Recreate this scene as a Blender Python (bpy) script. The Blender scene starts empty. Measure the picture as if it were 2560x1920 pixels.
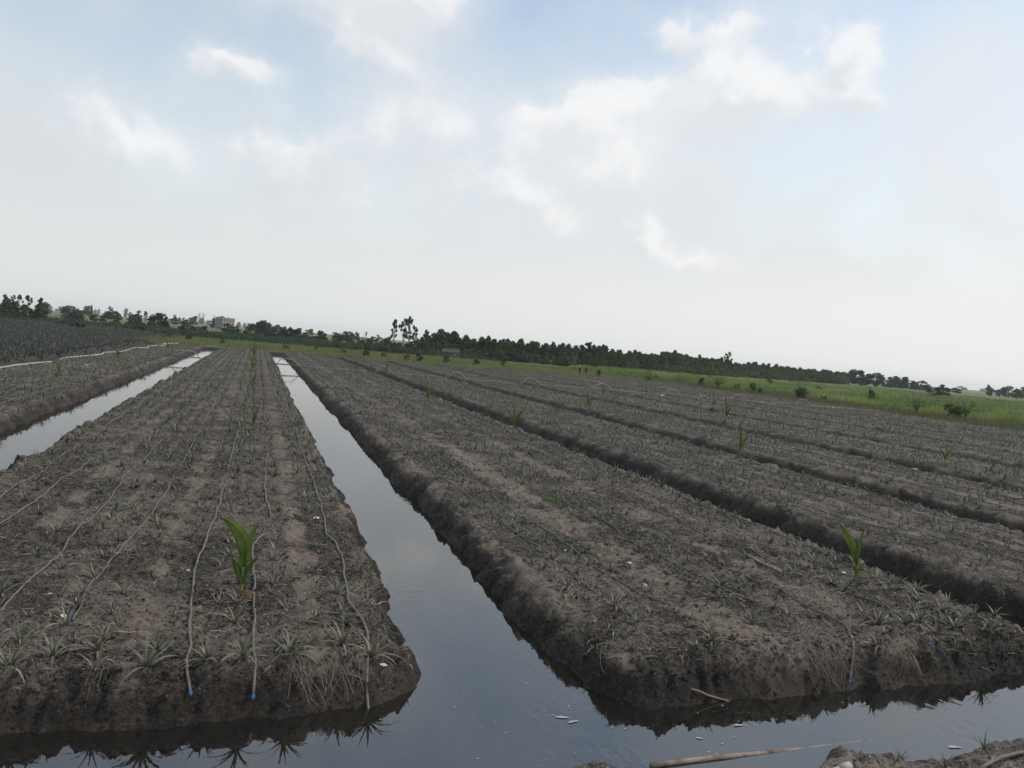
import bpy, math, random
import numpy as np
from mathutils import Vector, Matrix, Quaternion

rad = math.radians
SC = bpy.context.scene
COL = SC.collection

# ------------------------------------------------------------------ camera
CAM_H = 3.1
YAW, PITCH, ROLL = rad(17.32), rad(-2.38), rad(4.97)
cam_d = bpy.data.cameras.new('camera')
cam = bpy.data.objects.new('camera', cam_d)
COL.objects.link(cam)
fw = Vector((math.sin(YAW) * math.cos(PITCH), math.cos(YAW) * math.cos(PITCH), math.sin(PITCH)))
rt = Vector((math.cos(YAW), -math.sin(YAW), 0))
dn = fw.cross(rt)
if dn.z > 0: dn = -dn
cx_ = rt * math.cos(ROLL) - dn * math.sin(ROLL)
cy_ = rt * math.sin(ROLL) + dn * math.cos(ROLL)      # image down
M = Matrix((cx_, -cy_, -fw)).transposed().to_4x4()
M.translation = Vector((0, 0, CAM_H))
cam.matrix_world = M
cam_d.sensor_width = 36.0
cam_d.lens = 36.0 * 0.8092
cam_d.clip_start = 0.05
cam_d.clip_end = 6000
SC.camera = cam
SC.view_settings.view_transform = 'Standard'
SC.view_settings.look = 'None'
SC.view_settings.gamma = 1.0
SC.view_settings.use_curve_mapping = False
SC.view_settings.exposure = 0.0
SC.cycles.max_bounces = 6
SC.cycles.diffuse_bounces = 2
SC.cycles.glossy_bounces = 3
SC.cycles.transmission_bounces = 3
SC.cycles.volume_bounces = 1
SC.cycles.transparent_max_bounces = 8

# ------------------------------------------------------------------ world
SUN_AZ, SUN_EL = 96.0, 44.0          # clockwise from +Y (the direction the beds run)
W = bpy.data.worlds.new('World')
SC.world = W
W.use_nodes = True
nt = W.node_tree
for n in list(nt.nodes): nt.nodes.remove(n)
WN = nt.nodes

def wmath(op, a, b=None, c=None, clamp=False):
    n = WN.new('ShaderNodeMath'); n.operation = op; n.use_clamp = clamp
    for i, v in enumerate((a, b, c)):
        if v is None: continue
        if isinstance(v, (int, float)): n.inputs[i].default_value = v
        else: nt.links.new(v, n.inputs[i])
    return n.outputs[0]

def wsmooth(v, lo, hi, to0=0.0, to1=1.0):
    n = WN.new('ShaderNodeMapRange'); n.interpolation_type = 'SMOOTHSTEP'
    nt.links.new(v, n.inputs[0])
    for i, k in enumerate((lo, hi, to0, to1)): n.inputs[i + 1].default_value = k
    return n.outputs[0]

def wmix(f, a, b):
    n = WN.new('ShaderNodeMix'); n.data_type = 'RGBA'
    if isinstance(f, (int, float)): n.inputs[0].default_value = f
    else: nt.links.new(f, n.inputs[0])
    for s, v in ((n.inputs[6], a), (n.inputs[7], b)):
        if isinstance(v, tuple): s.default_value = (*v, 1)
        else: nt.links.new(v, s)
    return n.outputs[2]

def wnoise(vec, scale, detail=5, rough=0.55, dist=0.0):
    n = WN.new('ShaderNodeTexNoise'); n.inputs['Scale'].default_value = scale
    n.inputs['Detail'].default_value = detail; n.inputs['Roughness'].default_value = rough
    n.inputs['Distortion'].default_value = dist
    nt.links.new(vec, n.inputs['Vector'])
    return n

SKY_STRENGTH = 0.1
sky = WN.new('ShaderNodeTexSky'); sky.sky_type = 'NISHITA'; sky.sun_disc = False
sky.sun_elevation = rad(SUN_EL); sky.sun_rotation = rad(SUN_AZ)
sky.air_density = 1.0; sky.dust_density = 0.6; sky.ozone_density = 1.0
tc = WN.new('ShaderNodeTexCoord')
sep = WN.new('ShaderNodeSeparateXYZ'); nt.links.new(tc.outputs['Generated'], sep.inputs[0])
n1 = wnoise(tc.outputs['Generated'], 7.0, 3, 0.55)
n2 = wnoise(tc.outputs['Generated'], 22.0, 5, 0.6, 0.2)
n3 = wnoise(tc.outputs['Generated'], 3.2, 2, 0.5)
ns = WN.new('ShaderNodeSeparateColor'); nt.links.new(n1.outputs['Color'], ns.inputs[0])
ns2 = WN.new('ShaderNodeSeparateColor'); nt.links.new(n2.outputs['Color'], ns2.inputs[0])
az = wmath('MULTIPLY', wmath('ARCTAN2', sep.outputs[0], sep.outputs[1]), 57.2958)
el = wmath('MULTIPLY', wmath('ARCSINE', sep.outputs[2]), 57.2958)
# turbulence bends the cloud outlines
azw = wmath('ADD', az, wmath('ADD', wmath('MULTIPLY', wmath('SUBTRACT', ns.outputs[0], 0.5), 7.0),
                             wmath('MULTIPLY', wmath('SUBTRACT', ns2.outputs[0], 0.5), 4.2)))
elw = wmath('ADD', el, wmath('ADD', wmath('MULTIPLY', wmath('SUBTRACT', ns.outputs[1], 0.5), 4.5),
                             wmath('MULTIPLY', wmath('SUBTRACT', ns2.outputs[1], 0.5), 3.4)))
# (azimuth, elevation, half width, half height, tilt, weight) of each cloud bank
CLOUDS = [(5.2, 22.6, 5.6, 2.6, -4, 1.0), (8.8, 21.6, 2.0, 1.7, 0, .7), (-3.2, 15.8, 2.3, 1.05, -6, .85), (4.6, 18.6, 2.6, 1.1, -18, .5), (8.0, 17.6, 3.2, 1.1, -8, .42),
          (25.4, 20.4, 1.5, 1.1, 20, .62), (29.8, 21.2, 2.7, .8, 18, .75), (37.2, 19.6, 1.7, 1.7, 0, 1.25),
          (32.2, 17.2, 2.7, 1.8, 0, 1.05), (29.6, 18.3, 2.2, 1.6, 10, .8), (28.4, 16.2, 2.2, 1.2, 0, .5), (38.0, 17.2, 2.2, .75, 14, .72),
          (23.6, 16.0, 2.6, 1.5, 8, .75), (20.0, 15.2, 2.2, 1.3, 6, .62), (18.8, 12.8, 4.6, 2.2, 5, .62), (24, 12.4, 3.2, 1.8, 0, .38),
          (15.6, 10.0, 2.6, 1.3, -6, .72), (19.2, 8.8, 2.2, 1.1, -6, .66), (25.8, 8.0, 1.2, 1.5, 0, .85),
          (28.8, 6.2, 2.6, 1.0, -12, .70), (-10.2, 11.6, 2.8, 1.2, -8, .60), (-7.0, 10.2, 3.0, 1.4, -14, .48), (1.0, 11.4, 2.8, 1.2, 10, .56),
          (6.8, 13.4, 3.6, 1.9, 6, .52), (4.8, 9.0, 4.6, 1.4, 0, .42), (12.4, 15.0, 2.6, 1.4, 0, .36),
          (-32, 16, 7, 2.6, 0, .85), (62, 16, 7, 2.6, 5, .9),
          (-80, 15, 10, 3, 0, .8), (105, 16, 10, 3, 0, .8), (170, 16, 11, 3, 0, .9)]
den = None; lit = None
comb = WN.new('ShaderNodeCombineXYZ'); nt.links.new(azw, comb.inputs[0]); nt.links.new(elw, comb.inputs[1])
for (a0, e0, ra, re, tilt, w) in CLOUDS:
    mp = WN.new('ShaderNodeMapping'); mp.vector_type = 'TEXTURE'; nt.links.new(comb.outputs[0], mp.inputs['Vector'])
    mp.inputs['Location'].default_value = (a0, e0, 0); mp.inputs['Rotation'].default_value = (0, 0, rad(tilt)); mp.inputs['Scale'].default_value = (ra, re, 1)
    dd = WN.new('ShaderNodeVectorMath'); dd.operation = 'DOT_PRODUCT'; nt.links.new(mp.outputs[0], dd.inputs[0]); nt.links.new(mp.outputs[0], dd.inputs[1])
    ld = WN.new('ShaderNodeVectorMath'); ld.operation = 'DOT_PRODUCT'; nt.links.new(mp.outputs[0], ld.inputs[0]); ld.inputs[1].default_value = (.45 * w, .9 * w, 0)
    g = wmath('POWER', 0.52, dd.outputs['Value'])
    den = wmath('MULTIPLY', g, w) if den is None else wmath('MULTIPLY_ADD', g, w, den)
    lit = wmath('MULTIPLY', g, ld.outputs['Value']) if lit is None else wmath('MULTIPLY_ADD', g, ld.outputs['Value'], lit)
# small broken cumulus over the rest of the sky, high up
high = wmath('MULTIPLY', wsmooth(el, 26, 40), wsmooth(n1.outputs['Fac'], 0.50, 0.68))
den = wmath('ADD', den, wmath('MULTIPLY', high, 0.7))
den = wmath('ADD', den, wmath('MULTIPLY', wmath('SUBTRACT', n2.outputs['Fac'], 0.5), 0.55))
cloud = wmath('ADD', wmath('MULTIPLY', wsmooth(den, -0.05, 0.9), 0.70), wmath('MULTIPLY', wsmooth(den, 0.38, 0.66), 0.30))
shade = wsmooth(wmath('ADD', lit, wmath('MULTIPLY', wmath('SUBTRACT', n2.outputs['Fac'], 0.5), 1.4)), -0.55, 0.45)
# thin milky veil, thick towards the horizon, brighter on the sun's side
sundir = (math.sin(rad(SUN_AZ)) * math.cos(rad(SUN_EL)), math.cos(rad(SUN_AZ)) * math.cos(rad(SUN_EL)), math.sin(rad(SUN_EL)))
dot = wmath('ADD', wmath('ADD', wmath('MULTIPLY', sep.outputs[0], sundir[0]), wmath('MULTIPLY', sep.outputs[1], sundir[1])),
            wmath('MULTIPLY', sep.outputs[2], sundir[2]))
glow = wsmooth(dot, -0.25, 0.85)
veil_col = wmix(glow, (7.7, 7.9, 7.9), (9.2, 9.17, 8.95))
elv = wmath('MAXIMUM', el, 0.0)
veil_f = wmath('ADD', wmath('ADD', wmath('MULTIPLY', wsmooth(elv, 30.0, 0.0), 0.80), 0.30),
               wmath('MULTIPLY', wmath('MULTIPLY', wmath('ADD', wmath('MULTIPLY', wmath('SUBTRACT', n1.outputs['Fac'], 0.53), 1.2), wmath('SUBTRACT', n3.outputs['Fac'], 0.47)), wsmooth(elv, 1.5, 11.0)), 0.95), clamp=True)
skyc = WN.new('ShaderNodeMix'); skyc.data_type = 'RGBA'; skyc.blend_type = 'MULTIPLY'; skyc.inputs[0].default_value = 1.0
nt.links.new(sky.outputs[0], skyc.inputs[6]); skyc.inputs[7].default_value = (2.45, 2.15, 1.80, 1)
vm = WN.new('ShaderNodeMix'); vm.data_type = 'RGBA'; vm.blend_type = 'MULTIPLY'; nt.links.new(wsmooth(elv, 3.0, 10.0), vm.inputs[0])
nt.links.new(veil_col, vm.inputs[6]); vm.inputs[7].default_value = (.895, .925, .965, 1)
base = wmix(veil_f, skyc.outputs[2], vm.outputs[2])
cloud_col = wmix(shade, (7.7, 7.95, 8.3), (9.5, 9.5, 9.5))
cloud_far = wmix(wsmooth(el, 0, 9), veil_col, cloud_col)
final = wmix(wmath('MULTIPLY', cloud, 0.86), base, cloud_far)
bg = WN.new('ShaderNodeBackground'); bg.inputs['Strength'].default_value = SKY_STRENGTH
nt.links.new(final, bg.inputs['Color'])
wo = WN.new('ShaderNodeOutputWorld'); nt.links.new(bg.outputs[0], wo.inputs['Surface'])
W.cycles.sampling_method = 'MANUAL'; W.cycles.sample_map_resolution = 512

# ------------------------------------------------------------------ sun behind thin cloud
sun_d = bpy.data.lights.new('sun', 'SUN'); sun_d.energy = 1.5; sun_d.angle = rad(12); sun_d.color = (1.0, 0.94, 0.86)
sun = bpy.data.objects.new('sun', sun_d); COL.objects.link(sun)
sun.rotation_euler = (-Vector(sundir)).to_track_quat('-Z', 'Y').to_euler()
sun.location = (60, 20, 80)

# ------------------------------------------------------------------ helpers
def tag(o, label=None, cat=None, group=None, kind=None):
    if label: o['label'] = label
    if cat: o['category'] = cat
    if group: o['group'] = group
    if kind: o['kind'] = kind
    return o

def obj(name, mesh, parent=None, mat=None):
    o = bpy.data.objects.new(name, mesh); COL.objects.link(o)
    if mat is not None and not mesh.materials: mesh.materials.append(mat)
    if parent: o.parent = parent
    return o

def empty(name, loc=(0, 0, 0), rz=0, sc=None):
    o = bpy.data.objects.new(name, None); COL.objects.link(o)
    o.location = loc; o.rotation_euler = (0, 0, rz); o.empty_display_size = 0.1
    if sc: o.scale = sc
    return o

def copy_tree(o, parent=None):
    c = o.copy(); COL.objects.link(c); c.parent = parent
    for ch in o.children: copy_tree(ch, c)
    return c

def npmesh(name, V, Fc, smooth=True, mat=None):
    """V (n,3) floats, Fc a list of int arrays (m,k)."""
    me = bpy.data.meshes.new(name)
    if not isinstance(Fc, (list, tuple)): Fc = [Fc]
    Fc = [np.asarray(f, dtype=np.int32) for f in Fc if len(f)]
    V = np.asarray(V, dtype=np.float32)
    me.vertices.add(len(V)); me.vertices.foreach_set('co', V.ravel())
    loops = np.concatenate([f.ravel() for f in Fc])
    tot = np.concatenate([np.full(len(f), f.shape[1], np.int32) for f in Fc])
    start = np.concatenate([[0], np.cumsum(tot)[:-1]]).astype(np.int32)
    me.loops.add(len(loops)); me.loops.foreach_set('vertex_index', loops)
    me.polygons.add(len(tot)); me.polygons.foreach_set('loop_start', start); me.polygons.foreach_set('loop_total', tot)
    me.polygons.foreach_set('use_smooth', np.full(len(tot), smooth, dtype=bool))
    me.update(calc_edges=True); me.validate()
    if mat: me.materials.append(mat)
    return me

class MB:
    """collects simple shapes into one mesh"""
    def __init__(s): s.v = []; s.f4 = []; s.f3 = []; s.n = 0
    def add(s, V, q=(), t=()):
        V = np.asarray(V, float).reshape(-1, 3); s.v.append(V)
        for f in q: s.f4.append([i + s.n for i in f])
        for f in t: s.f3.append([i + s.n for i in f])
        s.n += len(V)
    def box(s, lo, hi):
        x0, y0, z0 = lo; x1, y1, z1 = hi
        s.add([(x0, y0, z0), (x1, y0, z0), (x1, y1, z0), (x0, y1, z0), (x0, y0, z1), (x1, y0, z1), (x1, y1, z1), (x0, y1, z1)],
              q=[(0, 3, 2, 1), (4, 5, 6, 7), (0, 1, 5, 4), (1, 2, 6, 5), (2, 3, 7, 6), (3, 0, 4, 7)])
    def tube(s, P, R, n=6, cap=True):
        P = np.asarray(P, float); m = len(P)
        R = np.full(m, R, float) if np.isscalar(R) else np.asarray(R, float)
        T = np.gradient(P, axis=0); T /= np.linalg.norm(T, axis=1)[:, None] + 1e-9
        up = np.where(np.abs(T[:, 2:3]) > .9, np.array([[1., 0, 0]]), np.array([[0, 0, 1.]]))
        A = np.cross(T, up); A /= np.linalg.norm(A, axis=1)[:, None] + 1e-9
        B = np.cross(A, T)
        th = np.arange(n) * 2 * math.pi / n
        V = P[:, None, :] + R[:, None, None] * (np.cos(th)[None, :, None] * A[:, None, :] + np.sin(th)[None, :, None] * B[:, None, :])
        q = [(i * n + j, i * n + (j + 1) % n, (i + 1) * n + (j + 1) % n, (i + 1) * n + j) for i in range(m - 1) for j in range(n)]
        base = s.n
        s.add(V.reshape(-1, 3), q=q)
        if cap:
            s.add([P[0], P[-1]])
            for j in range(n):
                s.f3.append([s.n - 2, base + (j + 1) % n, base + j])
                s.f3.append([s.n - 1, base + (m - 1) * n + j, base + (m - 1) * n + (j + 1) % n])
    def mesh(s, name, smooth=True, mat=None):
        F = []
        if s.f4: F.append(np.array(s.f4))
        if s.f3: F.append(np.array(s.f3))
        return npmesh(name, np.concatenate(s.v), F, smooth, mat)

# ---- noise in numpy
def _h(ix, iy, seed):
    ix = ix.astype(np.int64); iy = iy.astype(np.int64)
    h = (ix * 374761393 + iy * 668265263 + seed * 974634777) & 0xFFFFFFFF
    h = ((h ^ (h >> 13)) * 1274126177) & 0xFFFFFFFF
    h = (h ^ (h >> 16)) & 0xFFFFFFFF
    return h.astype(np.float64) / 4294967295.0

def vnoise(x, y, seed=0):
    x = np.asarray(x, float); y = np.asarray(y, float)
    ix = np.floor(x); iy = np.floor(y); fx = x - ix; fy = y - iy
    fx = fx * fx * (3 - 2 * fx); fy = fy * fy * (3 - 2 * fy)
    a = _h(ix, iy, seed); b = _h(ix + 1, iy, seed); c = _h(ix, iy + 1, seed); d = _h(ix + 1, iy + 1, seed)
    return (a * (1 - fx) + b * fx) * (1 - fy) + (c * (1 - fx) + d * fx) * fy - 0.5

def fbm(x, y, seed=0, oct=4, gain=0.5):
    s = 0; a = 1.0
    for o in range(oct):
        s = s + a * vnoise(x * 2 ** o + 17.3 * o, y * 2 ** o - 9.1 * o, seed + o); a *= gain
    return s

def clods(x, y, cell, seed, keep=0.6):
    """rounded lumps of random size on a jittered grid"""
    u = x / cell; v = y / cell; ix = np.floor(u); iy = np.floor(v)
    best = np.zeros_like(u)
    for dx in (-1, 0, 1):
        for dy in (-1, 0, 1):
            jx = ix + dx; jy = iy + dy
            px = jx + .15 + .7 * _h(jx, jy, seed); py = jy + .15 + .7 * _h(jx, jy, seed + 1)
            r = .2 + .45 * _h(jx, jy, seed + 2); on = _h(jx, jy, seed + 3) < keep
            d2 = ((u - px) ** 2 + (v - py) ** 2) / (r * r)
            hgt = np.where(on, r * np.sqrt(np.clip(1 - d2, 0, 1)), 0)
            best = np.maximum(best, hgt)
    return best * cell

def sstep(t): t = np.clip(t, 0, 1); return t * t * (3 - 2 * t)

# ------------------------------------------------------------------ materials
def mat(name, color, rough=0.8, var=None, vscale=8.0, bump=0.0, bscale=40.0, island=0.0, objrand=0.0, trans=0.0, spec=0.3, detail=4):
    m = bpy.data.materials.new(name); m.use_nodes = True
    T = m.node_tree; N = T.nodes; P = N['Principled BSDF']
    P.inputs['Roughness'].default_value = rough
    P.inputs['Specular IOR Level'].default_value = spec
    col = None
    rgb = N.new('ShaderNodeRGB'); rgb.outputs[0].default_value = (*color, 1); col = rgb.outputs[0]
    geo = N.new('ShaderNodeNewGeometry')
    def mixin(f, c2):
        nonlocal col
        x = N.new('ShaderNodeMix'); x.data_type = 'RGBA'
        T.links.new(f, x.inputs[0]); T.links.new(col, x.inputs[6]); x.inputs[7].default_value = (*c2, 1)
        col = x.outputs[2]
    if var is not None:
        t = N.new('ShaderNodeTexNoise'); t.inputs['Scale'].default_value = vscale; t.inputs['Detail'].default_value = detail
        t.inputs['Roughness'].default_value = .6
        T.links.new(geo.outputs['Position'], t.inputs['Vector'])
        r = N.new('ShaderNodeMapRange'); r.inputs[1].default_value = .38; r.inputs[2].default_value = .64
        T.links.new(t.outputs['Fac'], r.inputs[0]); mixin(r.outputs[0], var)
    hs = None
    for amt, sock in ((island, geo.outputs['Random Per Island']), (objrand, None)):
        if amt <= 0: continue
        if sock is None:
            oi = N.new('ShaderNodeObjectInfo'); sock = oi.outputs['Random']
        h = N.new('ShaderNodeHueSaturation')
        a = N.new('ShaderNodeMapRange'); a.inputs[3].default_value = 1 - amt; a.inputs[4].default_value = 1 + amt
        T.links.new(sock, a.inputs[0]); T.links.new(a.outputs[0], h.inputs['Value'])
        b = N.new('ShaderNodeMapRange'); b.inputs[3].default_value = .5 + amt * .035; b.inputs[4].default_value = .5 - amt * .035
        T.links.new(sock, b.inputs[0]); T.links.new(b.outputs[0], h.inputs['Hue'])
        T.links.new(col, h.inputs['Color']); col = h.outputs[0]
    T.links.new(col, P.inputs['Base Color'])
    if bump > 0:
        t = N.new('ShaderNodeTexNoise'); t.inputs['Scale'].default_value = bscale; t.inputs['Detail'].default_value = 5
        T.links.new(geo.outputs['Position'], t.inputs['Vector'])
        b = N.new('ShaderNodeBump'); b.inputs['Strength'].default_value = bump; b.inputs['Distance'].default_value = 1.0 / bscale
        T.links.new(t.outputs['Fac'], b.inputs['Height']); T.links.new(b.outputs[0], P.inputs['Normal'])
    if trans > 0:
        tr = N.new('ShaderNodeBsdfTranslucent'); T.links.new(col, tr.inputs['Color'])
        mx = N.new('ShaderNodeMixShader'); mx.inputs[0].default_value = trans
        T.links.new(P.outputs[0], mx.inputs[1]); T.links.new(tr.outputs[0], mx.inputs[2])
        T.links.new(mx.outputs[0], N['Material Output'].inputs['Surface'])
    return m

def soil_material(name='soil', wet_shade_on=True, gain=1.0):
    m = bpy.data.materials.new(name); m.use_nodes = True
    T = m.node_tree; N = T.nodes; P = N['Principled BSDF']
    P.inputs['Specular IOR Level'].default_value = .25
    geo = N.new('ShaderNodeNewGeometry')
    def noise(scale, det=5, rough=.6):
        t = N.new('ShaderNodeTexNoise'); t.inputs['Scale'].default_value = scale; t.inputs['Detail'].default_value = det
        t.inputs['Roughness'].default_value = rough; T.links.new(geo.outputs['Position'], t.inputs['Vector']); return t.outputs['Fac']
    def rng(s, a, b, c=0., d=1.):
        r = N.new('ShaderNodeMapRange'); r.interpolation_type = 'SMOOTHSTEP'
        for i, k in enumerate((a, b, c, d)): r.inputs[i + 1].default_value = k
        T.links.new(s, r.inputs[0]); return r.outputs[0]
    def mix(f, a, b, mode='MIX'):
        x = N.new('ShaderNodeMix'); x.data_type = 'RGBA'; x.blend_type = mode
        if isinstance(f, float): x.inputs[0].default_value = f
        else: T.links.new(f, x.inputs[0])
        for s, v in ((x.inputs[6], a), (x.inputs[7], b)):
            if isinstance(v, tuple): s.default_value = (*v, 1)
            else: T.links.new(v, s)
        return x.outputs[2]
    c = mix(rng(noise(.8, 8, .68), .45, .58), SOIL_DARK, SOIL_PALE)
    c = mix(rng(noise(2.3, 6, .65), .55, .68), c, SOIL_RED)
    at = N.new('ShaderNodeAttribute'); at.attribute_name = 'trodden'
    tr_ = N.new('ShaderNodeMath'); tr_.operation = 'MULTIPLY'; T.links.new(at.outputs['Fac'], tr_.inputs[0]); T.links.new(rng(noise(1.6, 5, .65), .40, .56), tr_.inputs[1])
    c = mix(tr_.outputs[0], c, SOIL_SILT)
    inv = N.new('ShaderNodeMath'); inv.operation = 'MULTIPLY_ADD'; inv.inputs[1].default_value = -.65; inv.inputs[2].default_value = 1.0; T.links.new(tr_.outputs[0], inv.inputs[0])
    def damp(f):
        x = N.new('ShaderNodeMath'); x.operation = 'MULTIPLY'; T.links.new(f, x.inputs[0]); T.links.new(inv.outputs[0], x.inputs[1]); return x.outputs[0]
    c = mix(damp(rng(noise(15, 7, .75), .47, .60, 0, .85)), c, SOIL_GREY)
    c = mix(damp(rng(noise(34, 6, .75), .55, .63, 0, .9)), c, SOIL_SPECK)
    c = mix(damp(rng(noise(26, 6, .75), .51, .59, 0, .9)), c, SOIL_DEEP)
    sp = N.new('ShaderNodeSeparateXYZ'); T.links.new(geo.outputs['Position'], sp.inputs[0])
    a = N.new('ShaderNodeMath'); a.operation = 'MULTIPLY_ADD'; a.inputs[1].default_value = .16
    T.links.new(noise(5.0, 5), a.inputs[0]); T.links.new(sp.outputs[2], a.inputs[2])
    wet_shade = rng(a.outputs[0], .43, .22)  # damp near the waterline and the banks' shade, both put into the colour
    if wet_shade_on: c = mix(wet_shade, c, mix(.70, c, SOIL_WET_SHADE))
    if gain != 1.0:
        hv = N.new('ShaderNodeHueSaturation'); hv.inputs['Value'].default_value = gain; T.links.new(c, hv.inputs['Color']); c = hv.outputs[0]
    T.links.new(c, P.inputs['Base Color'])
    r = rng(wet_shade, 0, 1, .95, .82); T.links.new(r, P.inputs['Roughness'])
    b = N.new('ShaderNodeBump'); b.inputs['Strength'].default_value = 1.0; b.inputs['Distance'].default_value = .05
    T.links.new(noise(26, 8, .75), b.inputs['Height']); T.links.new(b.outputs[0], P.inputs['Normal'])
    return m

SOIL_DARK = (.070, .060, .049); SOIL_PALE = (.232, .192, .150); SOIL_RED = (.160, .118, .088)
SOIL_GREY = (.124, .111, .094); SOIL_SPECK = (.370, .330, .278); SOIL_DEEP = (.020, .0165, .0135); SOIL_SILT = (.285, .230, .178); SOIL_WET_SHADE = (.019, .0156, .0128)
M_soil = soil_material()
M_dike = soil_material('dike_soil', False, 1.5)

def ground_material():
    """green sod outside the beds, bare dark soil in the basin and under the left crop"""
    m = mat('field_ground', (.105, .125, .050), .95, (.16, .175, .075), .15, .3, 6.0)
    T = m.node_tree; N = T.nodes; P = N['Principled BSDF']
    src = P.inputs['Base Color'].links[0].from_socket
    geo = N.new('ShaderNodeNewGeometry'); sp = N.new('ShaderNodeSeparateXYZ'); T.links.new(geo.outputs['Position'], sp.inputs[0])
    def rng_(s_, a_, b_):
        r = N.new('ShaderNodeMapRange'); r.inputs[1].default_value = a_; r.inputs[2].default_value = b_; T.links.new(s_, r.inputs[0]); return r.outputs[0]
    lo = rng_(sp.outputs[0], 54.6, 54.0)
    inx = N.new('ShaderNodeMath'); inx.operation = 'MULTIPLY'; T.links.new(lo, inx.inputs[0]); T.links.new(rng_(sp.outputs[1], 106.5, 105.0), inx.inputs[1])
    lf = N.new('ShaderNodeMath'); lf.operation = 'MULTIPLY'; T.links.new(rng_(sp.outputs[0], -11.0, -13.0), lf.inputs[0]); T.links.new(rng_(sp.outputs[1], 200, 170), lf.inputs[1])
    mx = N.new('ShaderNodeMath'); mx.operation = 'MAXIMUM'; T.links.new(inx.outputs[0], mx.inputs[0]); T.links.new(lf.outputs[0], mx.inputs[1])
    x = N.new('ShaderNodeMix'); x.data_type = 'RGBA'; T.links.new(mx.outputs[0], x.inputs[0]); T.links.new(src, x.inputs[6]); x.inputs[7].default_value = (.055, .047, .040, 1)
    T.links.new(x.outputs[2], P.inputs['Base Color'])
    return m
M_ground = ground_material()

def water_material():
    m = bpy.data.materials.new('ditch_water'); m.use_nodes = True
    T = m.node_tree; N = T.nodes; P = N['Principled BSDF']
    geo = N.new('ShaderNodeNewGeometry')
    t = N.new('ShaderNodeTexNoise'); t.inputs['Scale'].default_value = 1.3; t.inputs['Detail'].default_value = 4
    T.links.new(geo.outputs['Position'], t.inputs['Vector'])
    mx = N.new('ShaderNodeMix'); mx.data_type = 'RGBA'; T.links.new(t.outputs['Fac'], mx.inputs[0])
    mx.inputs[6].default_value = (.016, .016, .014, 1); mx.inputs[7].default_value = (.030, .026, .020, 1)
    T.links.new(mx.outputs[2], P.inputs['Base Color'])
    P.inputs['Roughness'].default_value = .025; P.inputs['IOR'].default_value = 2.9; P.inputs['Specular IOR Level'].default_value = .5
    # faint breath of wind
    mp = N.new('ShaderNodeMapping'); mp.inputs['Scale'].default_value = (9, 5, 9); T.links.new(geo.outputs['Position'], mp.inputs[0])
    t2 = N.new('ShaderNodeTexNoise'); t2.inputs['Scale'].default_value = 1.0; t2.inputs['Detail'].default_value = 3
    T.links.new(mp.outputs[0], t2.inputs['Vector'])
    rm = N.new('ShaderNodeMapRange'); rm.inputs[1].default_value = .5; rm.inputs[2].default_value = .72; rm.inputs[3].default_value = .012; rm.inputs[4].default_value = .16
    t3 = N.new('ShaderNodeTexNoise'); t3.inputs['Scale'].default_value = .55; T.links.new(geo.outputs['Position'], t3.inputs['Vector']); T.links.new(t3.outputs['Fac'], rm.inputs[0])
    b = N.new('ShaderNodeBump'); T.links.new(rm.outputs[0], b.inputs['Strength']); b.inputs['Distance'].default_value = .05
    T.links.new(t2.outputs['Fac'], b.inputs['Height']); T.links.new(b.outputs[0], P.inputs['Normal'])
    tr = N.new('ShaderNodeBsdfTransparent'); tr.inputs[0].default_value = (.75, .7, .6, 1)
    fr = N.new('ShaderNodeFresnel'); fr.inputs[0].default_value = 2.9
    iv = N.new('ShaderNodeMath'); iv.operation = 'MULTIPLY_ADD'; iv.inputs[1].default_value = -.38; iv.inputs[2].default_value = .38; iv.use_clamp = True
    T.links.new(fr.outputs[0], iv.inputs[0])
    ms = N.new('ShaderNodeMixShader'); T.links.new(iv.outputs[0], ms.inputs[0])
    T.links.new(P.outputs[0], ms.inputs[1]); T.links.new(tr.outputs[0], ms.inputs[2])
    T.links.new(ms.outputs[0], N['Material Output'].inputs['Surface'])
    return m
M_water = water_material()

M_pine = mat('pineapple_leaf', (.122, .136, .084), .5, (.175, .165, .112), 2.2, island=.38, objrand=.25, trans=.12, spec=.4)
M_pine2 = mat('mature_pineapple_leaf', (.060, .078, .058), .55, (.105, .095, .072), .8, island=.35, trans=.1, spec=.45)
M_straw = mat('dry_leaf', (.30, .255, .195), .8, (.20, .165, .125), 9.0, island=.4)
M_coco = mat('coconut_leaf', (.080, .145, .022), .5, (.150, .185, .045), 7.0, island=.2, objrand=.3, trans=.35, spec=.35)
M_cocostem = mat('coconut_stem', (.13, .17, .06), .6, (.18, .15, .08), 12)
M_grass = mat('green_grass', (.150, .185, .060), .75, (.220, .235, .100), .12, island=.30, objrand=0, trans=.3)
M_cane = mat('tall_green_crop', (.095, .165, .045), .7, (.300, .355, .125), .09, island=.28, trans=.35, detail=8)
M_dull = mat('dull_verge_grass', (.125, .150, .065), .8, (.190, .175, .100), .12, island=.30, trans=.25)
M_row = mat('dark_crop_row', (.045, .075, .045), .7, (.07, .10, .055), .3, island=.35, trans=.2)
M_leafd = mat('dark_foliage', (.046, .070, .042), .7, (.072, .098, .054), .5, island=.4, objrand=.25, trans=.2)
M_leafm = mat('plantation_foliage', (.058, .082, .036), .7, (.100, .120, .048), .4, island=.4, objrand=.28, trans=.25)
M_leafy = mat('fresh_green_foliage', (.085, .120, .035), .7, (.12, .14, .05), .5, island=.3, trans=.3)  # lighter, fresher green leaves of the bushes in the crop
M_bark = mat('bark', (.085, .07, .058), .9, (.13, .11, .09), 6.0)
M_bareb = mat('bare_twigs', (.14, .115, .10), .9, (.18, .15, .13), 5.0)
M_hose = mat('drip_hose', (.195, .172, .150), .65, (.125, .11, .095), 14.0)
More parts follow.
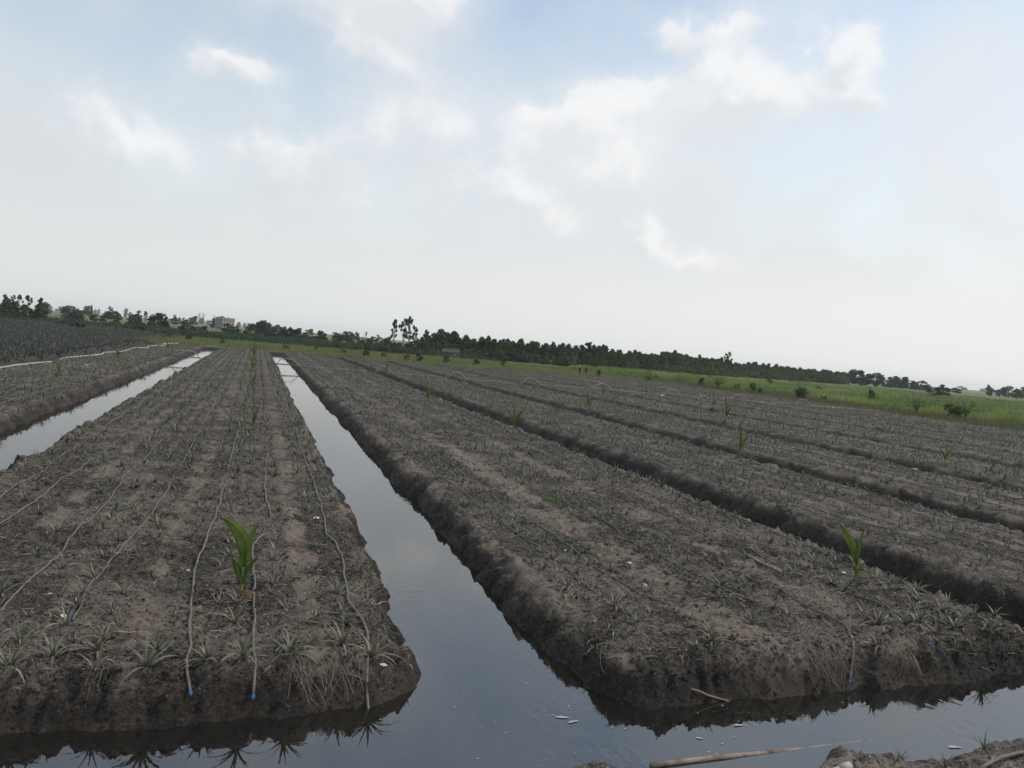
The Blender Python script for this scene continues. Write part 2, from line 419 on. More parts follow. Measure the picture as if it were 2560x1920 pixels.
M_hosed = mat('dark_drip_hose', (.085, .078, .072), .55, (.14, .125, .11), 14.0)
M_cap = mat('blue_cap', (.05, .13, .32), .5)
M_pvc = mat('white_pipe', (.47, .46, .44), .5, (.36, .35, .33), 3.0)
M_pvcg = mat('grey_pipe', (.36, .35, .34), .5, (.28, .27, .25), 3.0)
M_wood = mat('weathered_wood', (.20, .155, .115), .85, (.12, .09, .065), 12.0, .3, 60)
M_log = mat('waterlogged_pole', (.36, .285, .230), .8, (.13, .085, .06), 7.0, .4, 50)
M_scrap = mat('white_plastic', (.72, .72, .70), .5, (.55, .54, .50), 25.0)
M_foam = mat('pale_scum', (.50, .50, .46), .8, (.32, .31, .27), 30.0)
M_root = mat('dry_roots', (.26, .215, .165), .85, (.16, .125, .095), 20.0, island=.3)
M_wallp = mat('pale_wall', (.34, .295, .28), .8, (.29, .25, .245), .6)
M_roofg = mat('grey_roof', (.15, .15, .155), .7, (.20, .20, .21), .8)
M_thatch = mat('hut_roof', (.085, .085, .088), .8, (.06, .06, .062), 2.0)
M_husk = mat('coconut_husk', (.11, .075, .045), .95, (.06, .042, .028), 30)
M_dark = mat('dark_opening', (.10, .10, .11), .5)
M_skin = mat('skin', (.30, .18, .12), .6)
M_cloth1 = mat('dark_cloth', (.022, .022, .026), .9)
M_cloth2 = mat('navy_cloth', (.025, .030, .055), .9)
M_hat = mat('straw_hat', (.28, .24, .15), .9)

# ------------------------------------------------------------------ the beds
YB = 110.0            # where the beds meet the grassy headland
YC = 104.0            # where the ditches end
FRONT = 6.85
BEDS = [
    dict(n='raised_bed_left', x0=-10.85, x1=-5.80, fr=[(-20, 7.2), (0, 7.2)], hoses=[-10.0, -9.2, -8.4, -7.55, -6.75, -6.15], res=.045, y0=7.2),
    dict(n='raised_bed_center', x0=-4.12, x1=1.70, fr=[(-5, 6.72), (-1.6, 6.70), (-.6, 6.66), (.4, 6.74), (1.2, 6.95), (2, 7.1)], hoses=[-3.42, -2.80, -1.94, -1.26, -.38, .25, 1.17], res=.028, y0=6.0),
    dict(n='raised_bed_right', x0=3.12, x1=9.25, fr=[(3, 6.75), (3.7, 6.62), (4.6, 6.62), (5.8, 6.68), (7, 6.78), (8.6, 6.92), (10, 7.0)], hoses=[3.86, 4.45, 5.68, 6.30, 7.30, 8.05, 8.55], res=.028, y0=6.0),
    dict(n='raised_bed_third', x0=10.25, x1=15.05, fr=[(9, 7.2), (30, 7.2)], hoses=[10.95, 11.4, 12.2, 12.9, 13.7, 14.4], res=.045, y0=6.4),
    dict(n='raised_bed_fourth', x0=16.2, x1=21.25, fr=[(9, 7.2), (60, 7.2)], hoses=[16.9, 17.5, 18.4, 19.1, 20.0, 20.6], res=.06, y0=9),
    dict(n='raised_bed_fifth', x0=22.45, x1=27.5, fr=[(9, 7.2), (60, 7.2)], hoses=[23.1, 23.8, 24.6, 25.4, 26.2, 26.9], res=.08, y0=13),
    dict(n='raised_bed_sixth', x0=28.7, x1=33.8, fr=[(9, 7.2), (60, 7.2)], hoses=[29.4, 30.2, 31.0, 31.8, 32.6, 33.2], res=.1, y0=18),
    dict(n='raised_bed_seventh', x0=35.0, x1=40.1, fr=[(9, 7.2), (60, 7.2)], hoses=[35.7, 36.5, 37.3, 38.1, 38.9, 39.5], res=.12, y0=22),
    dict(n='raised_bed_eighth', x0=41.3, x1=46.4, fr=[(9, 7.2), (60, 7.2)], hoses=[42.0, 42.8, 43.6, 44.4, 45.2, 45.8], res=.14, y0=26),
    dict(n='raised_bed_ninth', x0=47.6, x1=55.5, fr=[(9, 7.2), (60, 7.2)], hoses=[48.3, 49.1, 49.9, 50.7, 51.5, 52.3, 53.1, 53.8], res=.16, y0=30),
]
TOP = .33

def bed_z(b, x, y):
    x = np.asarray(x, float); y = np.asarray(y, float)
    s = int(b['x0'] * 10) % 97
    wob = .10 * vnoise(x * .0 + y * .35, y * 0 + s, 5) +   .17 * vnoise(y * 1.9, y * 0 + 3, 7 + s) + .09 * vnoise(y * 6., y * 0, 9 + s)
    wob2 = .10 * vnoise(y * .33, y * 0 + s, 15) + .17 * vnoise(y * 2.1, y * 0 + 3, 17 + s) + .09 * vnoise(y * 6., y * 0, 19 + s)
    wf = .10 * vnoise(x * 1.1, x * 0, 25 + s) + .10 * vnoise(x * 4., x * 0, 27 + s)
    fx, fy = zip(*b['fr'])
    a = np.minimum(x - (b['x0'] + wob), (b['x1'] + wob2) - x)
    f = y - (np.interp(x, fx, fy) + wf)
    R = .55
    d = np.where((a < R) & (f < R), R - np.hypot(R - a, R - f), np.minimum(a, f))
    d = d + .10 * fbm(x * 2.6, y * 2.6, 31 + s, 3)
    prof = np.where(d > 0, TOP * (1 - (1 - np.clip(d / .38, 0, 1)) ** 1.6), np.maximum(d * 1.1, -.5))
    bank = sstep(1.25 - np.abs(d - .17) / .30)
    flat = sstep((d - .25) / .4)
    z = prof
    z = z + bank * (.15 * fbm(x * 3.3, y * 3.3, 41 + s, 4) + .60 * clods(x, y, .15, 51 + s, .6) + .085 * fbm(x * 11, y * 11, 45 + s, 3, .65))
    z = z + flat * (.060 * fbm(x * 1.3, y * .8, 61 + s, 3) + .050 * fbm(x * 7, y * 7, 65 + s, 4, .6))
    rough = sstep(.55 + 3.2 * fbm(x * .9, y * .9, 81 + s, 2))
    z = z + flat * (.5 * clods(x, y, .12, 71 + s, .45) + .05 * fbm(x * 15, y * 15, 85 + s, 2, .7)) * rough
    z = z + flat * .5 * clods(x, y, .06, 75 + s, .5)
    return z

def gz(x, y):
    """height of the ground wherever a thing may stand in the field"""
    x = np.atleast_1d(np.asarray(x, float)); y = np.atleast_1d(np.asarray(y, float))
    z = np.full(x.shape, -.4)
    for b in BEDS:
        m = (x > b['x0'] - .4) & (x < b['x1'] + .4)
        if m.any(): z[m] = np.maximum(z[m], bed_z(b, x[m], y[m]))
    m = (y > YC) | (x < -12.2) | (x > 53)
    if m.any(): z[m] = np.maximum(z[m], land_z(x[m], y[m]))
    return z
def gz1(x, y): return float(gz(x, y)[0])

def land_z(x, y):
    """the surrounding land: level ground with the field's basin cut out"""
    d = np.minimum.reduce([x + 12.55 + .15 * vnoise(y * .8, y * 0, 3), 54.6 - x, YC + .4 * vnoise(x * .9, x * 0, 4) - y + .9, y - 2.2])
    base = .30 + .07 * vnoise(x * .35, y * .35, 8) + .04 * vnoise(x * 1.7, y * 1.7, 9)
    base = np.where(y < 3, -.2, base)
    t = sstep(d / .9)
    return base * (1 - t) - .55 * t

def grid(xs, ys):
    gx, gy = np.meshgrid(xs, ys)
    nx, ny = len(xs), len(ys)
    i = np.arange(nx * ny).reshape(ny, nx)
    q = np.stack([i[:-1, :-1], i[:-1, 1:], i[1:, 1:], i[1:, :-1]], -1).reshape(-1, 4)
    return gx.ravel(), gy.ravel(), q

for b in BEDS:
    ys = [b['y0']]
    k = b['res'] / .03
    while ys[-1] < YB:
        y = ys[-1]; ys.append(y + .030 * k ** .6 * max(1, y / 7.5) ** 1.35)
    w = b['x1'] - b['x0'] + .7
    xs = np.linspace(b['x0'] - .35, b['x1'] + .35, int(w / b['res']))
    gx, gy, q = grid(xs, np.array(ys))
    z = bed_z(b, gx, gy)
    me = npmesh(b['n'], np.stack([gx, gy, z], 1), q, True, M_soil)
    hd = np.min(np.abs(gx[:, None] - np.array(b['hoses'])[None, :] + .05 * vnoise(gy * .6, gy * 0, 600)[:, None]), axis=1)
    tro = sstep((hd - .25) / .12) * (z > .24) * (.25 + .75 * sstep((34 - gy) / 22))
    if b['n'] == 'raised_bed_right': tro = np.maximum(tro, sstep((.34 - np.abs(gx - 5.06 - .12 * vnoise(gy * .3, gy * 0, 601))) / .12) * sstep((26 - gy) / 6) * 1.6)
    me.attributes.new('trodden', 'FLOAT', 'POINT').data.foreach_set('value', np.clip(tro, 0, 1).astype(np.float32))
    o = obj(b['n'], me)
    tag(o, kind='structure')

# surrounding land, one sheet to the horizon
def axis(lo, hi, fine):
    a = [v for seg in fine for v in np.arange(*seg)]
    v = max(a); st = 2.0
    while v < hi: st *= 1.35; v += st; a.append(v)
    v = min(a); st = 2.0
    while v > lo: st *= 1.35; v -= st; a.append(v)
    return np.array(sorted(set(np.round(a, 3))))
xs = axis(-2850, 2850, [(-40, -13.6, 1.2), (-13.6, -11, .12), (-11, 53, 1.0), (53, 55.6, .14), (55.6, 90, 1.5)])
ys = axis(-36, 2850, [(-20, 1.5, 3.0), (1.5, 3.6, .3), (3.6, 102.6, 1.0), (102.6, 106.4, .12), (106.4, 150, 1.2)])
gx, gy, q = grid(xs, ys)
o = obj('ground', npmesh('ground', np.stack([gx, gy, land_z(gx, gy)], 1), q, True, M_ground)); tag(o, kind='structure')

# near dike under the photographer
def dike_z(x, y):
    sx = [-9, 1.9, 2.25, 2.55, 2.85, 3.05, 4.15, 4.45, 4.75, 5.1, 5.4, 5.9, 6.3, 6.8, 7.4, 12]
    sy = [5.05, 5.15, 5.44, 5.68, 5.50, 5.15, 5.12, 5.30, 5.52, 5.50, 5.34, 5.36, 5.46, 5.58, 5.5, 5.4]
    d = np.interp(x, sx, sy) - y + .07 * fbm(x * 4, y * 4, 201, 3)
    z = np.where(d > 0, .10 * (1 - np.exp(-d / .12)) + .20 * sstep((d - .3) / 1.4) + .30 * sstep((d - 1.3) / 2.5), np.maximum(d * 1.2, -.5))
    on = sstep((d + .05) / .15)
    return z + on * (.07 * fbm(x * 3, y * 3, 210, 5, .6) + .28 * clods(x, y, .15, 220, .4) + .5 * clods(x, y, .06, 230, .6) + .04 * fbm(x * 14, y * 14, 240, 3, .7))
xs = np.concatenate([np.arange(-9, 1.6, .12), np.arange(1.6, 8.2, .028), np.arange(8.2, 12, .12)])
ys = np.concatenate([np.arange(-4, 4.0, .16), np.arange(4.0, 6.0, .026)])
gx, gy, q = grid(xs, ys)
o = obj('dike', npmesh('dike', np.stack([gx, gy, dike_z(gx, gy)], 1), q, True, M_dike)); tag(o, kind='structure')

# water in the ditches
xs = np.array([-13.4, 56.0]); ys = np.array([1.9, YC + 1.6])
gx, gy, q = grid(xs, ys)
o = obj('ditch_water', npmesh('ditch_water', np.stack([gx, gy, gx * 0], 1), q, False, M_water)); tag(o, kind='structure')

# ------------------------------------------------------------------ leaf makers
def ribbon(L, w, up, bend, seg=3, fold=0.0, wprof=None, twist=0.0):
    """a leaf along +x: rises at angle up and bends over; returns verts, quads, tris (tip)"""
    t = np.linspace(0, 1, seg + 1)
    ang = up - bend * t
    dx = np.cos(ang) * L / seg; dz = np.sin(ang) * L / seg
    cx = np.concatenate([[0], np.cumsum(dx[:-1])]); cz = np.concatenate([[0], np.cumsum(dz[:-1])])
    ww = w * (wprof(t) if wprof else (1 - .85 * t ** 1.6)) * .5
    V = []
    for i in range(seg + 1):
        c, s = math.cos(twist * t[i]), math.sin(twist * t[i])
        V.append((cx[i], -ww[i] * c, cz[i] + fold * ww[i] - ww[i] * s)); V.append((cx[i], ww[i] * c, cz[i] + fold * ww[i] + ww[i] * s))
    q = [(2 * i, 2 * i + 2, 2 * i + 3, 2 * i + 1) for i in range(seg)]
    return np.array(V), q

def rotz(V, a):
    c, s = math.cos(a), math.sin(a)
    return np.stack([V[:, 0] * c - V[:, 1] * s, V[:, 0] * s + V[:, 1] * c, V[:, 2]], 1)

def rosette(rng, n, L, seg, w=.024, open_=1.1):
    """a young pineapple: stiff narrow leaves, inner ones upright, outer ones arching out"""
    out = []
    for i in range(n):
        f = i / max(1, n - 1)
        up = (1.35 - .95 * f * open_) + rng.uniform(-.18, .18)
        l = L * (.62 + .5 * f) * rng.uniform(.75, 1.15)
        V, q = ribbon(l, w * rng.uniform(.8, 1.25), up, (.35 + .9 * f) * rng.uniform(.5, 1.3), seg, .25, twist=rng.uniform(-.5, .5))
        out.append((rotz(V, i * 2.4 + rng.uniform(-.4, .4)), q))
    return out

def merge(parts):
    V = []; Q = []; n = 0
    for v, q in parts:
        V.append(v); Q += [[i + n for i in f] for f in q]; n += len(v)
    return np.concatenate(V), np.array(Q)

def scatter(variants, P, rot, sc, name, mt, tilt=None, zs=None):
    """many copies of small variants baked into one mesh"""
    rs = np.random.RandomState(5)
    which = rs.randint(0, len(variants), len(P))
    Vs = []; Qs = []; n = 0
    for k, (V, Q) in enumerate(variants):
        m = which == k; c = int(m.sum())
        if not c: continue
        co, si = np.cos(rot[m])[:, None], np.sin(rot[m])[:, None]; s = sc[m][:, None]
        x = (V[None, :, 0] * co - V[None, :, 1] * si) * s; y = (V[None, :, 0] * si + V[None, :, 1] * co) * s
        z = V[None, :, 2] * (s if zs is None else zs[m][:, None])
        A = np.stack([x, y, z], -1) + P[m][:, None, :]
        Vs.append(A.reshape(-1, 3))
        Qs.append((Q[None] + (np.arange(c) * len(V))[:, None, None] + n).reshape(-1, Q.shape[1])); n += c * len(V)
    return obj(name, npmesh(name, np.concatenate(Vs), np.concatenate(Qs), False, mt))

# ------------------------------------------------------------------ pineapple plants on the beds
rng = random.Random(11)
def in_view(x, y, z=.4, m=.06):
    d = Vector((x, y, z - CAM_H)); w = d.dot(fw)
    if w < 1: return False
    u = d.dot(cx_) / w * .8092; v = d.dot(cy_) / w * .8092
    return abs(u) < .5 + m and abs(v) < .375 + m

rs = np.random.RandomState(3)
PL = []                                     # x, y, size, bed index
for bi, b in enumerate(BEDS):
    for h in b['hoses']:
        for sgn in (-1, 1):
            n = int((YB - 7) / .30)
            y = 7.05 + np.arange(n) * .30 + rs.uniform(-.11, .11, n)
            x = h + sgn * .19 + rs.normal(0, .045, n)
            keep = rs.uniform(size=n) > (.22 + .30 * (fbm(x * .6, y * .35, 300 + bi, 2) > .22))
            keep &= np.abs(np.arctan2(x, y) - YAW) < rad(40)
            if bi == 2: keep &= ~((np.abs(x - 5.05) < .28))          # the bare footpath along this bed
            for X_, Y_ in zip(x[keep], y[keep]):
                PL.append((X_, Y_, rs.uniform(.45, 1.05) * (1 if Y_ < 16 else 1.3), bi))
# the big plants along the front edges and rims
HERO = [(-.64, 6.98, 1.75, 1, 'large spreading pineapple plant at the front edge beside the leftmost blue-capped hose'),
        (-.20, 7.12, 1.45, 1, 'pale spreading pineapple plant at the front edge between two blue-capped hoses'),
        (.08, 7.02, 1.55, 1, 'spreading pineapple plant just left of the second blue-capped hose at the front edge'),
        (.46, 7.10, 1.5, 1, 'spreading pineapple plant above the dry grass fringe of the central front bank'),
        (.92, 7.35, 1.6, 1, 'tall dense pineapple plant near the front right corner of the central bed'),
        (1.18, 7.20, 1.6, 1, 'pineapple plant leaning over the hose that dips into the water'),
        (-1.62, 7.05, 1.6, 1, 'greyish pineapple plant at the front edge in the lower left corner'),
        (4.55, 7.15, 1.4, 2, 'pineapple plant half way down the front bank of the right bed'),
        (6.98, 7.60, 1.6, 2, 'broad pineapple plant with pale leaves beside the hose end of the right bed'),
        (7.28, 7.52, 1.5, 2, 'straggly pale-leaved pineapple plant near the right bed front corner'),
        (7.70, 7.75, 1.5, 2, 'bleached pineapple plant nearest the front right rim of the right bed')]
HERO = [(h[0], h[1], h[2] * .64, h[3], h[4]) for h in HERO]
PL = [p for p in PL if not any(math.hypot(p[0] - h[0], p[1] - h[1]) < .22 for h in HERO)]
for y in np.arange(7.9, 30, .42):            # taller row along the rim of the right bed
    PL.append((8.62 + rs.normal(0, .05), y + rs.uniform(-.1, .1), rs.uniform(.75, 1.25), 2))
PL = np.array(PL)
zz = gz(PL[:, 0], PL[:, 1]); ok = zz > .16
PL = PL[ok]; zz = zz[ok] - .015
dist = np.hypot(PL[:, 0], PL[:, 1])
vis = np.array([in_view(p[0], p[1], .4, .01) for p in PL])
order = np.argsort(np.where(vis, dist / PL[:, 2] ** .7, 1e9))
near = order[:300 - len(HERO)]
is_near = np.zeros(len(PL), bool); is_near[near] = True

leafbank = []
for i in range(10):
    f = i / 9
    V, q = ribbon(.27 * (.75 + .35 * f), .026 * rng.uniform(.85, 1.2), 1.30 - .95 * f + rng.uniform(-.1, .1), (.4 + .8 * f) * rng.uniform(.6, 1.2), 5, .3, twist=rng.uniform(-.5, .5))
    leafbank.append(npmesh('leaf', V, np.array(q), True, M_pine))
leafdry = []
for i in range(4):
    V, q = ribbon(.30, .022, .55 + .15 * i, 1.3, 5, .25, twist=rng.uniform(-.8, .8))
    leafdry.append(npmesh('dry_leaf', V, np.array(q), True, M_straw))
GRP = 'pineapple plants in rows on the two front beds'
ORD = ['first', 'second', 'third', 'fourth', 'fifth', 'sixth', 'seventh', 'eighth']
BN = {0: 'leftmost bed', 1: 'central bed', 2: 'right bed', 3: 'third bed'}
def row_label(x, y, bi):
    k = int(np.argmin([abs(h - x) for h in BEDS[bi]['hoses']]))
    dep = 'near the front' if y < 8.6 else ('a little way back' if y < 11 else 'farther back')
    return 'small pineapple plant by the %s hose, %s, %s' % (ORD[k], BN.get(bi, 'the far bed'), dep)
LBL_OLD = {1: 'small grey-green pineapple plant in the rows of the central bed between two channels',
       2: 'small grey-green pineapple plant in the rows of the bed right of the channel',
       0: 'small grey-green pineapple plant in the rows of the bed left of both channels',
       3: 'small grey-green pineapple plant in the rows of the third bed beyond the trench'}
def leafy_plant(x, y, z, s, label, group, n=13):
    r = empty('pineapple_plant', (x, y, z), rng.uniform(0, 6.28), (s, s, s))
    tag(r, label, 'pineapple plant', group)
    for i in range(n):
        f = i / (n - 1)
        me = leafbank[min(9, int(f * 9.99))]
        nm = 'leaf'
        if f > .55 and rng.random() < .3: me = rng.choice(leafdry); nm = 'dry_leaf'
        o = obj(nm, me, r); o.rotation_euler = (0, 0, i * 2.4 + rng.uniform(-.4, .4)); k = rng.uniform(.8, 1.15); o.scale = (k, 1, k)
    return r
for (x, y, s, bi, lb) in HERO:
    leafy_plant(x, y, gz1(x, y) - .01, s, lb, 'pineapple plants in rows on the two front beds', 15)
solo = [merge(rosette(rng, 12, .25, 3)) for _ in range(8)]
solo = [npmesh('pineapple_plant', V, Q, False, M_pine) for V, Q in solo]
for j, i in enumerate(near):
    x, y, s, bi = PL[i]; bi = int(bi)
    if j < 40:
        leafy_plant(x, y, zz[i], s * .95, row_label(x, y, bi), GRP, 11)
    else:
        o = obj('pineapple_plant', rng.choice(solo)); o.location = (x, y, zz[i]); o.scale = (s, s, s); o.rotation_euler = (rng.uniform(-.12, .12), rng.uniform(-.12, .12), rng.uniform(0, 6.28))
        tag(o, row_label(x, y, bi), 'pineapple plant', GRP)
rest = ~is_near
mid = rest & (dist < 30); far = rest & (dist >= 30)
v_mid = [merge(rosette(rng, 10, .25, 2, .024, 1.25)) for _ in range(8)]
v_far = [merge(rosette(rng, 7, .25, 2, .034, 1.35)) for _ in range(6)]
Vall = []; Qall = []; n = 0
for msk, var in ((mid, v_mid), (far, v_far)):
    P = np.stack([PL[msk, 0], PL[msk, 1], zz[msk]], 1)
    which = rs.randint(0, len(var), len(P)); rot = rs.uniform(0, 6.28, len(P)); sc = PL[msk, 2]
    for k, (V, Q) in enumerate(var):
        m = which == k; c = int(m.sum())
        co, si = np.cos(rot[m])[:, None], np.sin(rot[m])[:, None]; s = sc[m][:, None]
        A = np.stack([(V[None, :, 0] * co - V[None, :, 1] * si) * s, (V[None, :, 0] * si + V[None, :, 1] * co) * s, V[None, :, 2] * s], -1) + P[m][:, None, :]
        Vall.append(A.reshape(-1, 3)); Qall.append((Q[None] + (np.arange(c) * len(V))[:, None, None] + n).reshape(-1, 4)); n += c * len(V)
o = obj('pineapple_rows', npmesh('pineapple_rows', np.concatenate(Vall), np.concatenate(Qall), False, M_pine))
tag(o, 'thousands of small grey-green pineapple plants in rows far along the beds', 'pineapple plants', kind='stuff')

# ---- dry leaves, straw and crumbs lying on the beds
def straw_field():
    P = []
    for bi, b in enumerate(BEDS):
        n = ([5000, 9000, 9500, 7000, 5000] + [3500] * 8)[bi]
        y = 6.9 * np.exp(rs.uniform(0, 1, n) * math.log(105 / 6.9))
        x = rs.uniform(b['x0'] + .15, b['x1'] - .15, n); P.append(np.stack([x, y], 1))
    P = np.concatenate(P); m = np.abs(np.arctan2(P[:, 0], P[:, 1]) - YAW) < rad(37); P = P[m]
    z = gz(P[:, 0], P[:, 1]); k = z > .05; P = P[k]; z = z[k]
    var = []
    for i in range(8):
        V, q = ribbon(rng.uniform(.06, .17), rng.uniform(.006, .014), rng.uniform(-.05, .35), rng.uniform(.1, .7), 2, .2, twist=rng.uniform(-1, 1)); var.append((V, np.array(q)))
    return scatter(var, np.stack([P[:, 0], P[:, 1], z + .004], 1), rs.uniform(0, 6.28, len(P)), rs.uniform(.5, 1.3, len(P)) * np.clip(P[:, 1] / 28, 1, 2.2), 'dry_leaf_litter', M_straw)
tag(straw_field(), 'pale dry leaf litter strewn over the beds', 'leaf litter', kind='stuff')

def lump(rng, n=1):
    u = [(0, 0, 1), (0, 0, -.4)] + [(math.cos(a + o) * r, math.sin(a + o) * r, z) for z, r, o in ((.55, .8, 0), (-.1, 1, .5)) for a in [k * 1.0472 for k in range(6)]]
    V = np.array(u) * np.array([[rng.uniform(.7, 1.3) for _ in range(3)] for _ in u])
    q = [(2 + i, 8 + i, 8 + (i + 1) % 6, 2 + (i + 1) % 6) for i in range(6)]
    t = [(0, 2 + i, 2 + (i + 1) % 6) for i in range(6)]
    return V, np.array(q + [(0, a, b_, b_) for _, a, b_ in t])
def clod_field():
    P = []
    for bi, b in enumerate(BEDS[:4]):
        n = [1500, 9000, 9500, 2500][bi]
        y = 6.5 * np.exp(rs.uniform(0, 1, n) ** 1.3 * math.log(32 / 6.5))
        x = rs.uniform(b['x0'], b['x1'], n); P.append(np.stack([x, y], 1))
    n = 3500; P.append(np.stack([rs.uniform(-4, 8.5, n), rs.uniform(6.5, 7.3, n)], 1))
    P = np.concatenate(P); m = np.abs(np.arctan2(P[:, 0], P[:, 1]) - YAW) < rad(37); P = P[m]
    z = gz(P[:, 0], P[:, 1]); k = z > .2 - .16 * (rs.uniform(size=len(z)) < .35); P = P[k]; z = z[k]
    var = []
    for i in range(8):
        V, Q = lump(rng); var.append((V, np.array([[a, b_, c] for a, b_, c, d in Q] + [[a, c, d] for a, b_, c, d in Q if c != d])))
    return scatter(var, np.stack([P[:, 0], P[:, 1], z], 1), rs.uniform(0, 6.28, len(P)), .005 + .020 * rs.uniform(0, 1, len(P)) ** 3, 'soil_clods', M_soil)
tag(clod_field(), 'loose soil clods scattered over beds and banks', 'soil clods', kind='stuff')

# ------------------------------------------------------------------ drip hoses
def hose(pts, label, cap=None, mt=None, r=.0105, name='drip_hose', group=None, bury=.35, dz=.0):
    P = np.array(pts, float)
    y = [P[0, 1]]
    seg = []
    # resample along the run
    L = np.concatenate([[0], np.cumsum(np.hypot(*np.diff(P[:, :2], axis=0).T))])
    t = [0.]
    while t[-1] < L[-1]: t.append(t[-1] + .09 * max(1, np.interp(t[-1], L, P[:, 1]) / 9) ** 1.15)
    t = np.array(t); x = np.interp(t, L, P[:, 0]); yy = np.interp(t, L, P[:, 1])
    sd = int(abs(P[0, 0]) * 100) % 89
    x = x + .05 * vnoise(yy * .9, yy * 0, 400 + sd) + .05 * vnoise(yy * .28, yy * 0, 410 + sd) + .03 * vnoise(yy * 2.7, yy * 0, 420 + sd)
    z0 = gz(x, yy)
    zs = np.convolve(np.pad(z0, 2, 'edge'), np.ones(5) / 5, 'valid')
    z = np.maximum(zs, z0 * .6 + zs * .4) + r * 1.2 + dz + .012 * vnoise(yy * .7, yy * 0, 430 + sd)
    z -= .04 * sstep((vnoise(yy * .5, yy * 0, 440 + sd) - .30) * 8) * bury / .35
    mb = MB(); mb.tube(np.stack([x, yy, z], 1), r * np.maximum(1, (yy / 40)) ** .5, 6)
    o = obj(name, mb.mesh(name, True, mt or M_hose))
    tag(o, label, 'hose', group)
    if cap:
        a = np.array([x[0], yy[0], z[0]]); d = a - np.array([x[1], yy[1], z[1]]); d /= np.linalg.norm(d)
        m2 = MB(); m2.tube([a - d * .016, a - d * .014, a + d * .012, a + d * .014], [.0, r * 1.3, r * 1.3, 0.], 8, False); m2.tube([a + d * .012, a + d * .022], [r * .8, r * .7], 6)
        c = obj('end_cap', m2.mesh('end_cap', True, M_cap), o); c['label'] = 'blue plastic cap closing the hose end'
    return o
E1 = 107.
hose([(-3.3, 7.6), (-3.35, 15), (-3.4, 22), (-3.46, 50), (-3.45, E1)], 'grey drip hose nearest the left channel on the central bed')
hose([(-2.95, 7.6), (-2.91, 11.7), (-2.8, 15.8), (-2.75, 46), (-2.8, E1)], 'second grey drip hose from the left channel on the central bed')
hose([(-2.2, 7.5), (-2.04, 8.39), (-2.02, 9.5), (-1.93, 10), (-1.96, 11.5), (-1.95, 15.6), (-1.85, 22), (-1.8, 67), (-1.8, E1)], 'third grey drip hose from the left channel on the central bed')
hose([(-1.40, 8.11), (-1.43, 9.24), (-1.35, 11), (-1.21, 14.1), (-1.23, 16), (-1.2, 34), (-1.2, E1)], 'drip hose with blue end stopping short of the front edge on the central bed', True)
hose([(-.31, 6.78), (-.36, 7.04), (-.44, 8.0), (-.48, 9.7), (-.38, 13.6), (-.37, 16.5), (-.25, 23), (-.33, 65), (-.33, E1)], 'drip hose ending in a blue cap left of the near coconut seedling', True, r=.0126)
hose([(.16, 6.78), (.17, 8.5), (.15, 10.8), (.33, 11.7), (.37, 12.7), (.29, 14.7), (.36, 17), (.48, 21.6), (.3, 35), (.27, E1)], 'drip hose ending in a blue cap right of the near coconut seedling', True, r=.0126)
hose([(1.16, 6.70), (1.14, 6.92), (1.18, 7.68), (1.11, 8.65), (1.16, 9.2), (1.17, 10.1), (1.2, 11.1), (1.1, 11.5), (1.15, 12.9), (1.2, 17), (1.22, 36), (1.2, E1)], 'drip hose running down the front bank of the central bed into the water', r=.0126)
hose([(4.08, 7.72), (4.16, 8.42), (4.05, 8.5), (3.92, 8.85), (4.02, 10.2), (3.95, 12.1), (3.8, 17.4), (3.72, 25), (3.75, 40), (4.2, E1)], 'dark drip hose nearest the channel on the right bed, blue capped and kinked', True, M_hosed)
hose([(4.74, 8.2), (4.53, 9.1), (4.44, 9.6), (4.52, 11.7), (4.43, 13.6), (4.4, 34), (4.35, E1)], 'second dark drip hose from the channel on the right bed', None, M_hosed)
hose([(5.85, 8.3), (5.74, 9.5), (5.63, 10.1), (5.80, 11.0), (5.58, 11.3), (5.75, 12.5), (5.7, 14), (5.73, 18), (5.6, 27), (5.3, 43), (5.3, E1)], 'third dark drip hose from the channel, right of the bare footpath', None, M_hosed)
hose([(5.93, 6.75), (6.16, 7.0), (6.53, 7.6), (6.5, 9), (6.37, 10), (6.27, 10.8), (6.3, 13), (6.26, 16.4), (6.3, 40), (6.3, E1)], 'long dark drip hose running down the front bank of the right bed', True, M_hosed)
hose([(7.1, 6.98), (7.44, 7.5), (7.52, 8.2), (7.34, 9.2), (7.36, 10.3), (7.48, 11), (7.2, 11.2), (7.29, 13), (7.28, 15.3), (7.3, E1)], 'dark drip hose ending on the front bank near the right rim', True, M_hosed)
hose([(7.96, 8.96), (8.0, 10.1), (8.1, 11.6), (7.98, 13), (8.0, 30), (8.0, E1)], 'dark drip hose beside the young coconut on the right bed', None, M_hosed)
hose([(8.88, 8.35), (8.85, 9.2), (8.72, 12), (8.7, 20), (8.6, 50)], 'dark drip hose along the far rim of the right bed', None, M_hosed)
names = ['first', 'second', 'third', 'fourth', 'fifth', 'sixth', 'seventh', 'eighth']
for bi, nm, mt_ in ((0, 'leftmost bed', M_hose), (3, 'bed beyond the dry trench', M_hosed), (4, 'fourth bed from the left channel', M_hosed)):
    for k, h in enumerate(BEDS[bi]['hoses']):
        y0 = (20, 8, 12)[0 if bi == 0 else (1 if bi == 3 else 2)]
        hose([(h + .05, y0), (h - .04, 16 + k), (h + .05, 26), (h, 50), (h, 100)], '%s drip hose from the left on the %s' % (names[k], nm), None, mt_)

